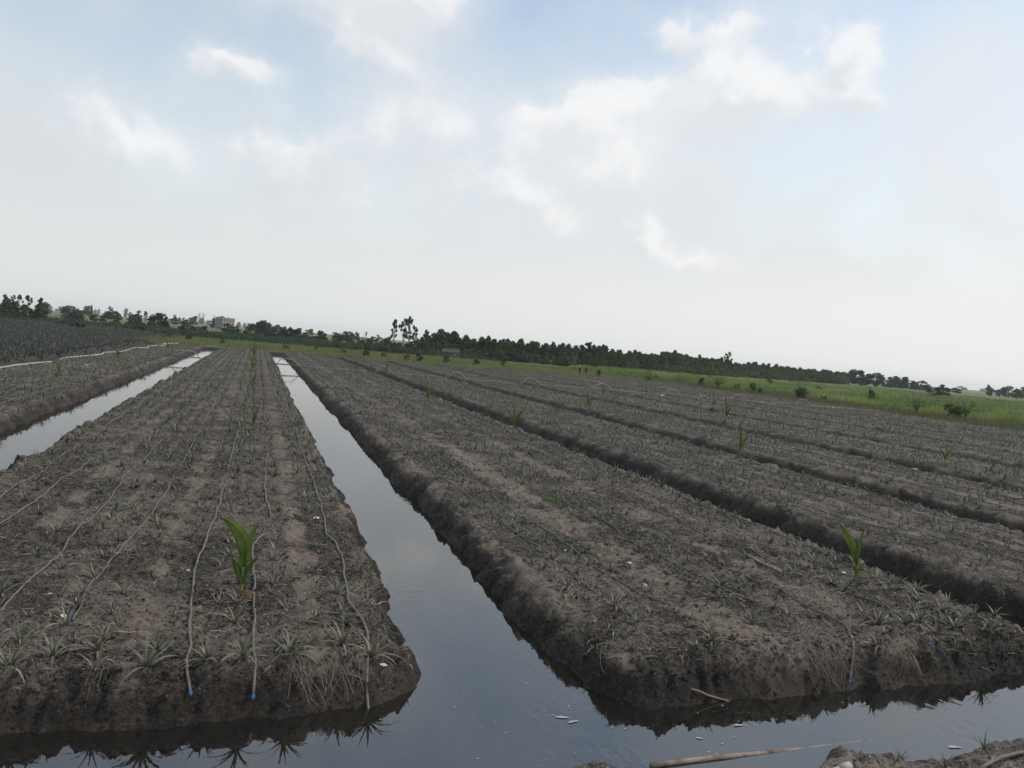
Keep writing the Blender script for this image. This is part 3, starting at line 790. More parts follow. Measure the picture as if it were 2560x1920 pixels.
# white supply pipe snaking along the leftmost bed
x = np.linspace(0, 1, 220); yy = 24 + x * 94
px = -10.50 + (yy - 40) * .020 + .20 * np.sin(yy * .55) * (yy / 60) + .08 * np.sin(yy * .93 + 1) + .3 * vnoise(yy * .22, yy * 0, 78)
pz = gz(px, yy); pz = np.convolve(np.pad(pz, 3, 'edge'), np.ones(7) / 7, 'valid')
pz = np.maximum(pz, .30) + .05 - .20 * sstep((vnoise(yy * .16, yy * 0, 77) - .26) * 9)
mb = MB(); mb.tube(np.stack([px, yy, pz], 1), .042 * np.maximum(1, yy / 55) ** .5, 8)
tag(obj('supply_hose', mb.mesh('supply_hose', True, M_pvc)), 'long white supply hose snaking along the left edge of the leftmost bed', 'hose')

# ------------------------------------------------------------------ white irrigation line crossing the beds
def pipe_y(x): return 66.3 - .07 * x
edges = [(BEDS[i]['x1'], BEDS[i + 1]['x0']) for i in range(len(BEDS) - 1)]
spots = ['the left water channel', 'the central water channel', 'the trench right of the right bed', 'the second trench', 'the third trench', 'the fourth trench', 'the fifth trench', 'the sixth trench', 'the last trench by the green crop']
for i, (a, b_) in enumerate(edges):
    root = empty('irrigation_pipe', ((a + b_) / 2, pipe_y((a + b_) / 2), .40))
    c = (a + b_) / 2; cy0 = pipe_y(c)
    sl = -.07
    hw = (b_ - a) / 2 + .10
    def P_(dx, z): return (dx, sl * dx, z)
    mb = MB()
    mb.tube([P_(-hw - .25, .02), P_(-hw, .03), P_(-hw + .33, .46), P_(-hw + .40, .49), P_(hw - .45, .47), P_(hw - .38, .44), P_(hw + .05, .03), P_(hw + .3, .02)], .030, 8)
    obj('arch_pipe', mb.mesh('arch_pipe', True, M_pvcg), root)
    if i < 3:
        mb = MB(); mb.tube([P_(-hw - .7, .02), P_(0, .045), P_(hw + .35, .0)], [.045, .04, .035], 8)
        obj('support_pole', mb.mesh('support_pole', True, M_wood), root)
    mb = MB(); nx = BEDS[i + 1]['x1'] - c - .35
    xs_ = np.linspace(hw + .25, nx - .3, 12)
    mb.tube([P_(v, .02 + .05 * float(vnoise(v * 1.3 + i, 0., 5))) for v in xs_], .028, 6)
    obj('straight_pipe', mb.mesh('straight_pipe', True, M_pvcg), root)
    tag(root, 'pale irrigation pipe with an arch over ' + spots[i], 'pipe', 'irrigation line crossing the beds')

# ------------------------------------------------------------------ coconut seedlings
def coco_leaf(L, w, up, bend, split=.0, strips=6, seg=9, roll=.75):
    """broad pleated leaf, undivided, tapering to a pointed or notched tip"""
    t = np.linspace(0, 1, seg + 1); ang = up - bend * t
    cxx = np.concatenate([[0], np.cumsum(np.cos(ang[:-1]))]) * L / seg
    czz = np.concatenate([[0], np.cumsum(np.sin(ang[:-1]))]) * L / seg
    prof = np.sin(np.pi * np.clip(.04 + .96 * t, 0, 1) ** .85) ** .8; prof[0] = .06; prof[-1] = .03
    V = []
    for i in range(seg + 1):
        nx, nz = -math.sin(ang[i]), math.cos(ang[i])
        for j in range(strips + 1):
            s = (j / strips - .5) * 2
            fold = .055 * w * (1 if j % 2 else -1) - .22 * w * abs(s) * prof[i]
            notch = split * max(0, t[i] - .7) * (1 - abs(s)) * L
            a1 = s * w * .5 * prof[i]; cr, sr = math.cos(roll), math.sin(roll)
            yy1 = a1 * cr + fold * sr; nn1 = a1 * sr - fold * cr
            V.append((cxx[i] + nx * nn1 - math.cos(ang[i]) * notch, yy1, czz[i] + nz * nn1 - math.sin(ang[i]) * notch))
    m = strips + 1
    q = [(i * m + j, (i + 1) * m + j, (i + 1) * m + j + 1, i * m + j + 1) for i in range(seg) for j in range(strips)]
    return npmesh('leaf', np.array(V), np.array(q), False, M_coco)

def coco_stem(h, r=.014):
    mb = MB(); mb.tube([(0, 0, -.06), (0, 0, .04), (.004, 0, h * .5), (0, .003, h)], [r * 1.9, r * 1.5, r, r * .55], 7)
    return mb.mesh('stem', True, M_cocostem)

def seedling(leaves, stem_h, name='coconut_seedling'):
    r = empty(name)
    obj('stem', coco_stem(stem_h), r)
    V, Q = lump(random.Random(len(leaves))); V = V * np.array([.10, .085, .07]) + np.array([.05, -.02, .0])
    obj('husk', npmesh('husk', V, [np.array([f for f in Q if f[2] != f[3]]), np.array([f[:3] for f in Q if f[2] == f[3]])], True, M_husk), r)
    for (azm, up, L, w, bend, z0, sp) in leaves:
        o = obj('leaf', coco_leaf(L, w, up, bend, sp, roll=(1.05 if math.cos(azm) < 0 else -1.05) * (1 if abs(math.cos(azm)) > .6 else .3)), r); o.location = (0, 0, z0); o.rotation_euler = (0, 0, azm)
    return r
PI = math.pi
def put(root, x, y, label, rz=0, s=1.0, group=None, tilt=0):
    root.location = (x, y, gz1(x, y) - .015); root.rotation_euler = (0, tilt, rz); root.scale = (s, s, s)
    tag(root, label, 'coconut seedling', group)
    return root
GC = 'coconut seedlings planted along the beds'
put(seedling([(PI - .25, 1.50, .56, .21, .85, .30, .1), (.35, 1.36, .52, .12, .10, .26, .2), (PI + .2, 1.25, .28, .11, .15, .13, 0),
              (-.2, 1.15, .30, .06, .25, .16, 0), (1.7, 1.3, .36, .08, .2, .2, 0), (-1.4, 1.0, .22, .05, .4, .10, 0)], .36),
    .03, 8.75, 'large bright green coconut seedling between two hoses on the central bed', group=GC)
put(seedling([(PI - .1, 1.28, .72, .10, .55, .22, 0), (.25, 1.46, .52, .12, .0, .26, .1), (-1.2, 1.25, .26, .05, .3, .10, 0), (PI + .6, 1.1, .22, .045, .4, .08, 0)], .32),
    8.01, 9.22, 'young coconut with one long leaf leaning left on the right bed rim', group=GC)
protoA = seedling([(PI - .2, 1.40, .50, .085, .35, .20, .1), (.3, 1.42, .48, .08, .25, .22, .15), (1.6, 1.3, .42, .07, .3, .18, 0), (-1.3, 1.25, .34, .07, .4, .14, 0), (2.6, .9, .26, .05, .5, .1, 0)], .30)
protoB = seedling([(PI + .3, 1.30, .55, .07, .45, .22, .2), (.1, 1.22, .52, .07, .4, .22, .2), (1.2, 1.45, .58, .075, .15, .24, 0), (-1.9, 1.2, .4, .06, .5, .16, 0)], .34)
protoC = seedling([(.2, 1.46, .62, .075, .1, .18, .1), (PI, 1.35, .36, .06, .3, .15, 0), (-1.5, 1.3, .3, .05, .3, .12, 0)], .26)
SEED = [(.09, 23.4, 'A', 1.0, 'dark coconut seedling on the central bed, second behind the large near one'),
        (-.02, 38.3, 'A', 1.15, 'bright coconut seedling on the central bed, third in the line going back'),
        (-.06, 55, 'B', 1.2, 'fourth coconut seedling in the line along the central bed'),
        (-.11, 73, 'B', 1.7, 'tall far coconut seedling near the pipe on the central bed'),
        (-.15, 96, 'B', 1.3, 'farthest coconut seedling at the end of the central bed'),
        (-7.4, 36.8, 'A', 1.15, 'nearest coconut seedling on the leftmost bed'),
        (-7.87, 54.6, 'A', 1.3, 'coconut seedling in front of the white hose on the leftmost bed'),
        (-7.7, 82, 'C', 1.2, 'farthest small coconut seedling on the leftmost bed'),
        (7.61, 65.7, 'A', 1.25, 'coconut seedling by the pipe arch over the trench'),
        (8.14, 54.0, 'C', 1.6, 'slim coconut seedling on the right bed just before the pipe arch'),
        (7.67, 37.2, 'C', 1.35, 'slim coconut seedling mid way along the right bed rim'),
        (8.4, 26.3, 'B', 1.3, 'dark green coconut seedling at the trench edge of the right bed'),
        (16.6, 39.6, 'A', 1.5, 'bushy bright coconut seedling on the fourth bed'),
        (22.95, 52.4, 'B', 1.35, 'yellowish coconut seedling on the fifth bed, farther one'),
        (29.1, 48.3, 'C', 1.5, 'slim coconut seedling on the sixth bed'),
        (22.9, 36.7, 'C', 1.7, 'yellow-green coconut seedling with a dry tip on the fifth bed, nearer one'),
        (14.6, 22.4, 'C', 1.45, 'upright yellow-green coconut seedling on the third bed edge'),
        (23.5, 23.3, 'B', 1.0, 'thin pale coconut seedling at the right side of the fifth bed'),
        (41.8, 40.2, 'C', 1.3, 'small dark coconut seedling near the right end of the field'),
        (30.0, 60, 'C', 1.2, 'small coconut seedling just before the pipe on the sixth bed')]
used = set()
for x, y, k, s, lb in SEED:
    src = dict(A=protoA, B=protoB, C=protoC)[k]
    r = src if k not in used else copy_tree(src)
    used.add(k)
    put(r, x, y, lb, rng.uniform(-.5, .5) + (PI if rng.random() < .4 else 0), s, GC)
# a small broad-leaved sprout on the footpath
r = empty('cassava_sprout', (5.14, 13.6, gz1(5.14, 13.6) - .01)); tag(r, 'tiny yellow-green sprout on the bare footpath of the right bed', 'sprout')
obj('stem', coco_stem(.2, .006), r)
for i in range(9):
    o = obj('leaf', coco_leaf(.16, .035, .5 - .1 * (i % 3), .7, 0, 2, 4), r); o.location = (0, 0, .17 + .012 * (i % 3)); o.rotation_euler = (0, 0, i * 2.4)

# ------------------------------------------------------------------ stakes, sticks, litter
def stake(x, y, h, label, tilt=.05, cross=False):
    mb = MB(); mb.tube([(0, 0, -.15), (.01, 0, h * .5), (tilt * h, 0, h)], [.022, .02, .016], 6)
    r = obj('wooden_stake', mb.mesh('wooden_stake', True, M_wood)); r.location = (x, y, gz1(x, y))
    tag(r, label, 'stake', 'stakes marking the beds')
stake(-7.78, 69, .75, 'short dark stake on the leftmost bed beside the pipe')
stake(-10.2, 72, .9, 'thin stake standing beside the white hose')
stake(14.2, 78, 1.1, 'thin stake at the trench near the grassy headland', .02)
stake(12.6, 70, .5, 'low stake behind the pipe on the third bed')
stake(26.5, 64, 1.0, 'dark leaning stake beside the pipe on the fifth bed', .12)
stake(39.3, 66, .9, 'upright stake beside the pipe on the seventh bed', .02)
stake(36.5, 66, .6, 'short stake behind the pipe on the seventh bed', .02)
stake(45.6, 66, .7, 'thin stake beyond the pipe on the eighth bed', .02)
def riser(x, y, h, label):
    mb = MB(); mb.tube([(0, 0, -.1), (0, 0, h - .03), (-.02, 0, h), (-.22, 0, h + .02)], .02, 6)
    r = obj('pipe_riser', mb.mesh('pipe_riser', True, M_pvcg)); r.location = (x, y, gz1(x, y)); tag(r, label, 'pipe', 'short pipe risers')
riser(6.6, 73, .55, 'small bent pipe riser standing behind the pipe on the right bed')
riser(32.9, 72, .7, 'small bent pipe riser on the sixth bed')
riser(51.6, 58, .7, 'small bent pipe riser at the right end of the field')
def stick(p, q, r, label, mt_, name='stick', lift=.0):
    p = np.array(p); q = np.array(q); n = 6
    L = np.linspace(0, 1, n)[:, None] * (q - p) + p
    z = gz(L[:, 0], L[:, 1]); zl = np.linspace(z[0], z[-1], n); zl += max(0, float(np.max(z - zl))) * .6 + r + lift
    mb = MB(); mb.tube(np.column_stack([L[:, 0], L[:, 1], zl + .006 * np.sin(np.arange(n) * 2)]), np.linspace(r, r * .75, n), 6)
    return tag(obj(name, mb.mesh(name, True, mt_)), label, 'stick')
stick((7.15, 10.59), (6.99, 9.47), .022, 'pale thick stick lying on the right bed', M_straw)
stick((.62, 7.95), (1.0, 7.9), .012, 'thin stick lying across the central bed near its corner', M_wood)
stick((-1.25, 8.9), (-.95, 8.95), .008, 'short pale straw stalk left of the blue-capped hose', M_straw)
stick((-1.0, 7.65), (-.72, 7.72), .008, 'short pale stalk lying near the hose with the blue end', M_straw)
stick((4.05, 6.64), (4.5, 6.60), .011, 'pale stick lying at the waterline of the right bed', M_straw)

def scrap(x, y, s, label, z=None, seed=0):
    r_ = random.Random(seed + int(x * 100)); n = 5
    V = []; 
    for i in range(n):
        for j in range(n):
            V.append(((i / (n - 1) - .5) * s * r_.uniform(.8, 1.2), (j / (n - 1) - .5) * s * .6 * r_.uniform(.6, 1.3), s * r_.uniform(0, .28)))
    q = [(i * n + j, (i + 1) * n + j, (i + 1) * n + j + 1, i * n + j + 1) for i in range(n - 1) for j in range(n - 1)]
    o = obj('plastic_scrap', npmesh('plastic_scrap', np.array(V), np.array(q), False, M_scrap))
    o.location = (x, y, (gz1(x, y) if z is None else z) + .006); o.rotation_euler = (0, 0, r_.uniform(0, 3))
    tag(o, label, 'litter', 'white plastic scraps')
scrap(-.55, 9.75, .08, 'torn white plastic scrap beside the hose left of the coconut seedling')
scrap(-1.75, 8.9, .05, 'small white plastic scrap between hoses at lower left')
scrap(-1.5, 8.2, .08, 'curled white scrap above the blue hose end')
scrap(1.05, 12.6, .09, 'crumpled white scrap beside the channel edge of the central bed')
scrap(1.26, 7.1, .07, 'white plastic scrap under the front corner pineapple plant')
scrap(5.05, 10.15, .08, 'white scrap lying on the bare footpath')
scrap(4.85, 9.25, .09, 'small white scrap near the end of the footpath')
scrap(6.75, 8.55, .07, 'round white scrap in front of the right bed hoses')
scrap(4.4, 10.9, .08, 'bleached white scrap among plants left of the footpath')
scrap(-8.3, 47.5, .32, 'white plastic bag on the leftmost bed')
scrap(32.2, 61.5, .45, 'white bag lying near the pipe on the sixth bed')
scrap(38.9, 66.5, .45, 'white bag behind the pipe on the seventh bed')
scrap(49.5, 62.2, .5, 'white bag beside the last pipe arch')
scrap(20.6, 21.6, .16, 'pale scrap beside the trench on the fourth bed')
scrap(8.2, 9.7, .1, 'white scrap beside the young coconut on the rim')

# dry root fringes hanging down the front banks
def fringe(x0, x1, yb, n, label, length=.2, z=.26):
    mb = MB()
    V = []; Q = []; c = 0
    for i in range(n):
        x = rng.uniform(x0, x1); y = yb + rng.uniform(-.03, .10); zt = gz1(x, y) + .01
        L = length * rng.uniform(.3, 1.3); dx = rng.uniform(-.16, .16); k = 6; w = rng.uniform(.0012, .003)
        for j in range(k):
            t = j / (k - 1)
            yy_ = y - L * .75 * t; xx_ = x + dx * t * t + .03 * math.sin(4 * t + i)
            zz_ = max(gz1(xx_, yy_) + .012 + .05 * rng.random() * math.sin(3.1 * t), .004) if t > 0 else zt
            V += [(xx_ - w, yy_, zz_), (xx_ + w, yy_, zz_ + .002)]
            if j: Q.append((c + 2 * j - 2, c + 2 * j - 1, c + 2 * j + 1, c + 2 * j))
        c += 2 * k
    o = obj('dry_root_fringe', npmesh('dry_root_fringe', np.array(V), np.array(Q), False, M_root)); tag(o, label, 'dry roots')
fringe(.45, 1.05, 7.06, 75, 'straw-coloured fringe of dry grass hanging down the central front bank', .26)
fringe(3.35, 3.75, 7.25, 40, 'tuft of dry roots on the left front corner bank of the right bed', .34)
fringe(5.4, 6.0, 7.02, 34, 'sparse dry roots on the front bank beside the long hose', .30)
fringe(6.5, 6.9, 7.05, 24, 'few dry roots hanging on the right bed front bank near the corner', .30)
fringe(-1.05, -.85, 7.0, 14, 'small bunch of pale roots on the lower left bank', .26)

# ------------------------------------------------------------------ foreground water and dike things
mb = MB()
n = 16; t = np.linspace(0, 1, n)
mb.tube(np.column_stack([3.12 + 2.6 * t, 5.575 + .20 * t, .006 - .034 * t ** 1.3 + .004 * np.sin(t * 9)]), .023 * (1 - .25 * t) * (1 + .05 * np.sin(t * 31)), 10)
tag(obj('floating_pole', mb.mesh('floating_pole', True, M_log)), 'pinkish-brown pole half sunk in the cross channel', 'pole')
r = empty('plastic_pipe', (4.40, 5.11, .11)); tag(r, 'end of a pale plastic pipe at the bottom edge of the near bank', 'pipe')
mb = MB(); mb.tube([(-.42, -.08, -.06), (.1, .0, .02)], .028, 12); obj('pipe', mb.mesh('pipe', True, M_pvc), r)
mb = MB(); mb.tube([(.07, -.005, .016), (.17, .010, .03)], .035, 12); obj('coupling', mb.mesh('coupling', True, M_pvc), r)
mb = MB()
pp = [(5.62, 4.92), (5.8, 5.02), (6.0, 5.06), (6.2, 5.10), (6.45, 5.12), (6.8, 5.10)]
mb.tube([(a, b_, float(dike_z(np.array([a]), np.array([b_]))[0]) + .04) for a, b_ in pp], .017, 7)
tag(obj('drip_hose', mb.mesh('drip_hose', True, M_hose)), 'tan hose lying on the near bank in the bottom right corner', 'hose')
def dike_plant(x, y, s, label, n=11):
    z = float(dike_z(np.array([x]), np.array([y]))[0]) - .01
    return leafy_plant(x, y, z, s, label, 'pineapple slips on the near bank', n)
dike_plant(5.22, 5.30, .55, 'small pineapple slip beside clods on the near bank')
dike_plant(6.12, 5.33, .75, 'single feathery slip at the waterline of the near bank', 8)
dike_plant(5.5, 5.12, .6, 'bleached slip lying on the near bank')
dike_plant(6.75, 5.15, .9, 'pineapple slip at the right end of the near bank')

# pale flecks floating on the water
P = []
for i in range(240):
    if i < 150: x, y = rng.uniform(1.7, 6.5), rng.uniform(5.6, 6.75)
    else: x, y = rng.uniform(1.9, 2.95), 6.5 + 14 * rng.random() ** 2
    P.append((x, y, .004))
P = np.array(P)
var = []
for k in range(5):
    a = np.arange(6) * 1.047; rr = np.array([rng.uniform(.5, 1.2) for _ in a])
    V = np.column_stack([np.cos(a) * rr, np.sin(a) * rr * .6, a * 0])
    var.append((V, np.array([[0, 1, 2, 3], [0, 3, 4, 5]])))
o = scatter(var, P, rs.uniform(0, 6.28, len(P)), .004 + .014 * rs.uniform(0, 1, len(P)) ** 4, 'floating_flecks', M_foam); tag(o, 'pale flecks of scum floating on the channel water', 'flecks', kind='stuff')
for (x, y, s, lb) in [(2.72, 6.45, .07, 'long white foam patch floating where the channels meet'), (2.78, 6.36, .06, 'broken white foam patch below the long one'),
                      (3.75, 5.95, .05, 'single white foam patch floating before the right bed'), (4.25, 6.13, .06, 'white foam patch at the edge of the bank reflection'),
                      (6.0, 5.52, .08, 'white foam by the near bank shore')]:
    k = 18; a = np.arange(k) * 2 * math.pi / k; rr = np.array([rng.uniform(.45, 1.1) for _ in a]); rr = (rr + np.roll(rr, 1)) / 2
    V = np.concatenate([[(0, 0, .003)], np.column_stack([np.cos(a) * rr * s, np.sin(a) * rr * s * .35, a * 0])])
    me = npmesh('foam_patch', V, np.array([[0, 1 + i, 1 + (i + 1) % k] for i in range(k)]), True, M_foam)
    o = obj('foam_patch', me); o.location = (x, y, .006); o.rotation_euler = (0, 0, rng.uniform(-.4, .4)); tag(o, lb, 'foam')

# ------------------------------------------------------------------ mature pineapple field on the left
def wedge(xlo, xhi, ylo, yhi, dens, pw=1.0, amin=-22, amax=58):
    """random points in a rectangle, kept inside the wedge the photograph could see, thinned with distance"""
    n = int((xhi - xlo) * (yhi - ylo) * dens)
    x = rs.uniform(xlo, xhi, n); y = rs.uniform(ylo, yhi, n)
    a = np.degrees(np.arctan2(x, y)); m = (a > amin) & (a < amax)
    d = np.hypot(x, y); m &= rs.uniform(size=n) < np.clip((60 / d) ** pw, 0, 1)
    return x[m], y[m]
x, y = wedge(-75, -12.2, 28, 200, 5.2, .7)
var = [merge(rosette(rng, 9, .58, 2, .055, 1.15)) for _ in range(6)]
o = scatter(var, np.stack([x, y, land_z(x, y) - .03], 1), rs.uniform(0, 6.28, len(x)), rs.uniform(.75, 1.25, len(x)) * np.clip(np.hypot(x, y) / 110, 1, 1.35), 'mature_pineapple_crop', M_pine2)
tag(o, 'dense blue-green crop of grown pineapples on the left field', 'pineapple crop', kind='stuff')

# ------------------------------------------------------------------ grass and crops beyond the beds
def blades(n, L, w, spread, rng, lean=.5):
    out = []
    for i in range(n):
        V, q = ribbon(L * rng.uniform(.55, 1.15), w, 1.5 - rng.uniform(0, lean), rng.uniform(.2, .9), 1, 0)
        V = rotz(V, rng.uniform(0, 6.28)) + np.array([[rng.uniform(-spread, spread), rng.uniform(-spread, spread), 0]])
        out.append((V, q))
    return merge(out)
gv = [blades(9, .42, .035, .28, rng, .9) for _ in range(6)]
x, y = wedge(-14, 62, 106.0, 160, 5.5, .4)
o = scatter(gv, np.stack([x, y, land_z(x, y) - .03], 1), rs.uniform(0, 6.28, len(x)), rs.uniform(.5, 1.25, len(x)) * (.75 + .8 * (fbm(x * .2, y * .2, 500, 3) + .3)), 'headland_grass', M_grass)
tag(o, 'light green grass on the headland behind the beds', 'grass', kind='stuff')
# dull verge along the right border of the beds
x, y = wedge(54.3, 62.5, 40, 135, 9, .2)
o = scatter(gv, np.stack([x, y, land_z(x, y) - .03], 1), rs.uniform(0, 6.28, len(x)), rs.uniform(.6, 1.35, len(x)) * (1.0 + .9 * fbm(x * .4, y * .12, 505, 3)), 'verge_grass', M_dull)
tag(o, 'dull grey-green verge grass along the right border of the beds', 'grass', kind='stuff')
# tall bright crop on the right
cv = [blades(9, .9, .085, .45, rng, 1.0) for _ in range(8)]
x1, y1 = wedge(61, 120, 45, 190, 3.0, .35); x3, y3 = wedge(61, 72, 45, 175, 4.0, .2); x2, y2 = wedge(120, 330, 60, 330, .9, .25)
x = np.concatenate([x1, x2, x3]); y = np.concatenate([y1, y2, y3])
hh = .85 + .6 * fbm(x * .08, y * .08, 510, 4) + .30 * sstep((95 - x) / 30) + .55 * vnoise(x * .45, y * .45, 515)
lim = np.interp(np.degrees(np.arctan2(x, y)), [10, 18, 23.3, 28.7, 33.9, 38.8, 43.5, 49, 60], [150, 162, 196, 222, 258, 330, 330, 330, 330])
keep = np.hypot(x, y) < lim * (.93 + .12 * vnoise(x * .05, y * .05, 530))      # the crop ends before the tree belt
x, y, hh = x[keep], y[keep], hh[keep]
o = scatter(cv, np.stack([x, y, land_z(x, y) - .05], 1), rs.uniform(0, 6.28, len(x)), rs.uniform(.8, 1.2, len(x)) * np.clip(np.hypot(x, y) / 110, 1, 2.4), 'tall_crop', M_cane, zs=rs.uniform(.8, 1.15, len(x)) * hh)
tag(o, 'tall bright green cane-like crop filling the right background', 'crop', kind='stuff')
rngb = random.Random(9)
BUSH = [(rngb.uniform(58, 64), rngb.uniform(50, 125)) for _ in range(9)] + [(rngb.uniform(66, 150), rngb.uniform(95, 190)) for _ in range(12)]
# dark crop rows between headland and trees
rv = [blades(10, 1.0, .15, .55, rng, .9) for _ in range(5)]
xs_, ys_ = [], []
for yr, xa, xb in ((158, -16, 46), (166, -18, 50), (174, -20, 52), (184, -60, 52), (194, -70, 50), (205, -80, 45), (216, -85, 45), (228, -90, 45)):
    n = int((xb - xa) * 7); xs_.append(rs.uniform(xa, xb, n)); ys_.append(yr + rs.uniform(-1.6, 1.6, n) + .05 * xs_[-1])
x = np.concatenate(xs_); y = np.concatenate(ys_)
o = scatter(rv, np.stack([x, y, land_z(x, y) - .05], 1), rs.uniform(0, 6.28, len(x)), rs.uniform(.7, 1.3, len(x)) * (1 + .8 * fbm(x * .12, y * .1, 520, 2)), 'dark_crop_rows', M_row)
tag(o, 'dark bluish-green crop rows behind the grassy headland', 'crop', kind='stuff')

# ------------------------------------------------------------------ trees
def leaf_cloud(blobs, per, size, rng, flat=1.0):
    """leaf faces spread through a set of ellipsoid clumps, denser at their rims"""
    V = []; Q = []; c = 0
    R = np.random.RandomState(rng.randint(0, 99999))
    for (bx, by, bz, rx, rz_) in blobs:
        d = R.normal(size=(per, 3)); d /= np.linalg.norm(d, axis=1)[:, None]
        r = R.uniform(.25, 1.0, per) ** .5 * R.uniform(.85, 1.12, per)
        P = d * r[:, None] * np.array([rx, rx, rz_]) + np.array([bx, by, bz])
        u = R.normal(size=(per, 3)); u /= np.linalg.norm(u, axis=1)[:, None]
        w = np.cross(u, R.normal(size=(per, 3))); w /= np.linalg.norm(w, axis=1)[:, None]
        s = (size * R.uniform(.55, 1.3, per))[:, None]
        A = np.stack([P + u * s, P + w * s * .55, P - u * s, P - w * s * .55], 1)
        V.append(A.reshape(-1, 3)); Q.append(np.arange(per * 4).reshape(-1, 4) + c); c += per * 4
    return np.concatenate(V), np.concatenate(Q)

def branchy(rng, trunk_h, lean=.05, r=.018, tips=(), n=6):
    mb = MB(); mb.tube([(0, 0, -.04), (lean * .3, 0, trunk_h * .5), (lean, 0, trunk_h)], [r * 1.25, r, r * .5], n)
    for (x, y, z) in tips:
        z0 = rng.uniform(.35, .85) * min(z, trunk_h)
        mb.tube([(lean * z0 / trunk_h, 0, z0), ((x + lean * z0) * .55, y * .5, z0 + (z - z0) * .5), (x, y, z)], [r * .5, r * .35, r * .18], 4, False)
    return mb

def make_tree(kind, rng, foliage):
    """unit tree: one unit high and about one unit wide; scaled when it is set in place"""
    r = empty('tree')
    if kind == 'mel':
        bl = []
        for i in range(13):
            z = .10 + .84 * i / 12; wd = .50 * math.sin(math.pi * (.32 + .60 * (z - .1) / .85)) ** .7
            a = rng.uniform(0, 6.28); k = rng.uniform(.1, .55) * wd
            bl.append((math.cos(a) * k, math.sin(a) * k, z + rng.uniform(-.03, .03), wd * rng.uniform(.6, 1.0), rng.uniform(.06, .11)))
        V, Q = leaf_cloud(bl, 95, .058, rng); tips = [(b[0] * 1.1, b[1] * 1.1, b[2]) for b in bl[::2]]
        tr = branchy(rng, .9, .02, .016, tips)
    elif kind == 'euc':
        bl = []; lean = rng.uniform(-.08, .08)
        for i in range(15):
            z = rng.uniform(.38, .96); wd = .46 * math.sin(math.pi * min(1, .22 + .78 * (z - .35) / .65)) ** .7 + .06
            a = rng.uniform(0, 6.28); k = rng.uniform(.3, 1.0) * wd
            bl.append((lean * z + math.cos(a) * k, math.sin(a) * k, z, rng.uniform(.10, .19), rng.uniform(.035, .065)))
        bl += [(lean, 0, .95, .15, .06), (lean * .9, .05, .86, .2, .06)]
        V, Q = leaf_cloud(bl, 60, .042, rng); tr = branchy(rng, .92, lean, .020, [b[:3] for b in bl])
    elif kind == 'broad':
        bl = [(0, 0, .42, .36, .34)]
        for i in range(17):
            z = rng.uniform(.14, .88); wd = .42 * math.sqrt(max(.05, 1 - ((z - .45) / .52) ** 2)); a = rng.uniform(0, 6.28); k = wd * rng.uniform(.55, 1.0)
            bl.append((math.cos(a) * k, math.sin(a) * k, z, rng.uniform(.11, .20), rng.uniform(.08, .14)))
        V, Q = leaf_cloud(bl, 95, .050, rng); tr = branchy(rng, .7, .03, .030, [b[:3] for b in bl[1::2]])
    crown = obj('crown', npmesh('crown', V, Q, False, foliage), r)
    obj('trunk', tr.mesh('trunk', True, M_bark), r)
    return r

def make_bare(rng):
    r = empty('bare_tree'); mb = MB()
    for k in range(3):
        a = k * 2.1 + rng.uniform(-.3, .3); x, y = math.cos(a) * .06, math.sin(a) * .06
        mb.tube([(x * .5, y * .5, -.04), (x, y, .25), (x * 3, y * 3, .55)], [.022, .016, .010], 5)
    obj('trunk', mb.mesh('trunk', True, M_bareb), r)
    mb = MB()
    for i in range(70):
        a = rng.uniform(0, 6.28); z0 = rng.uniform(.22, .7); k = rng.uniform(.05, .18); z1 = min(1.0, z0 + rng.uniform(.18, .42)); e = rng.uniform(.15, .5) * (1.15 - abs(z1 - .65))
        mb.tube([(math.cos(a) * k * z0, math.sin(a) * k * z0, z0), (math.cos(a) * e * .55, math.sin(a) * e * .55, (z0 + z1) / 2), (math.cos(a + .3) * e, math.sin(a + .3) * e, z1)], [.008, .005, .0025], 3, False)
    obj('branches', mb.mesh('branches', True, M_bareb), r)
    return r

def make_palm(rng, n=13):
    """young palm about one unit high: short trunk and arching feathered fronds"""
    r = empty('palm')
    mb = MB(); mb.tube([(0, 0, -.04), (.01, 0, .18), (0, 0, .36)], [.05, .045, .035], 7); obj('trunk', mb.mesh('trunk', True, M_bark), r)
    for i in range(n):
        f = i / (n - 1); up = 1.5 - .75 * f; bend = .4 + .9 * f; L = rng.uniform(.6, .85); seg = 9
        t = np.linspace(0, 1, seg); ang = up - bend * t
        cx = np.concatenate([[0], np.cumsum(np.cos(ang[:-1]))]) * L / seg; cz = np.concatenate([[0], np.cumsum(np.sin(ang[:-1]))]) * L / seg
        V = []; Q = []
        for j in range(seg):
            w = .16 * math.sin(math.pi * (.15 + .8 * t[j])); b0 = len(V)
            for s in (-1, 1):
                V += [(cx[j], 0, cz[j]), (cx[j] + .03, 0, cz[j] + .012), (cx[j] + .07, s * w, cz[j] - .05), (cx[j] + .05, s * w, cz[j] - .055)]
                k = len(V) - 4; Q.append((k, k + 1, k + 2, k + 3))
            if j < seg - 1:
                V += [(cx[j], -.008, cz[j]), (cx[j], .008, cz[j]), (cx[j + 1], .006, cz[j + 1]), (cx[j + 1], -.006, cz[j + 1])]; k = len(V) - 4; Q.append((k, k + 1, k + 2, k + 3))
        o = obj('frond', npmesh('frond', np.array(V), np.array(Q), False, M_leafd), r); o.location = (0, 0, .34); o.rotation_euler = (0, 0, i * 2.4)
    return r

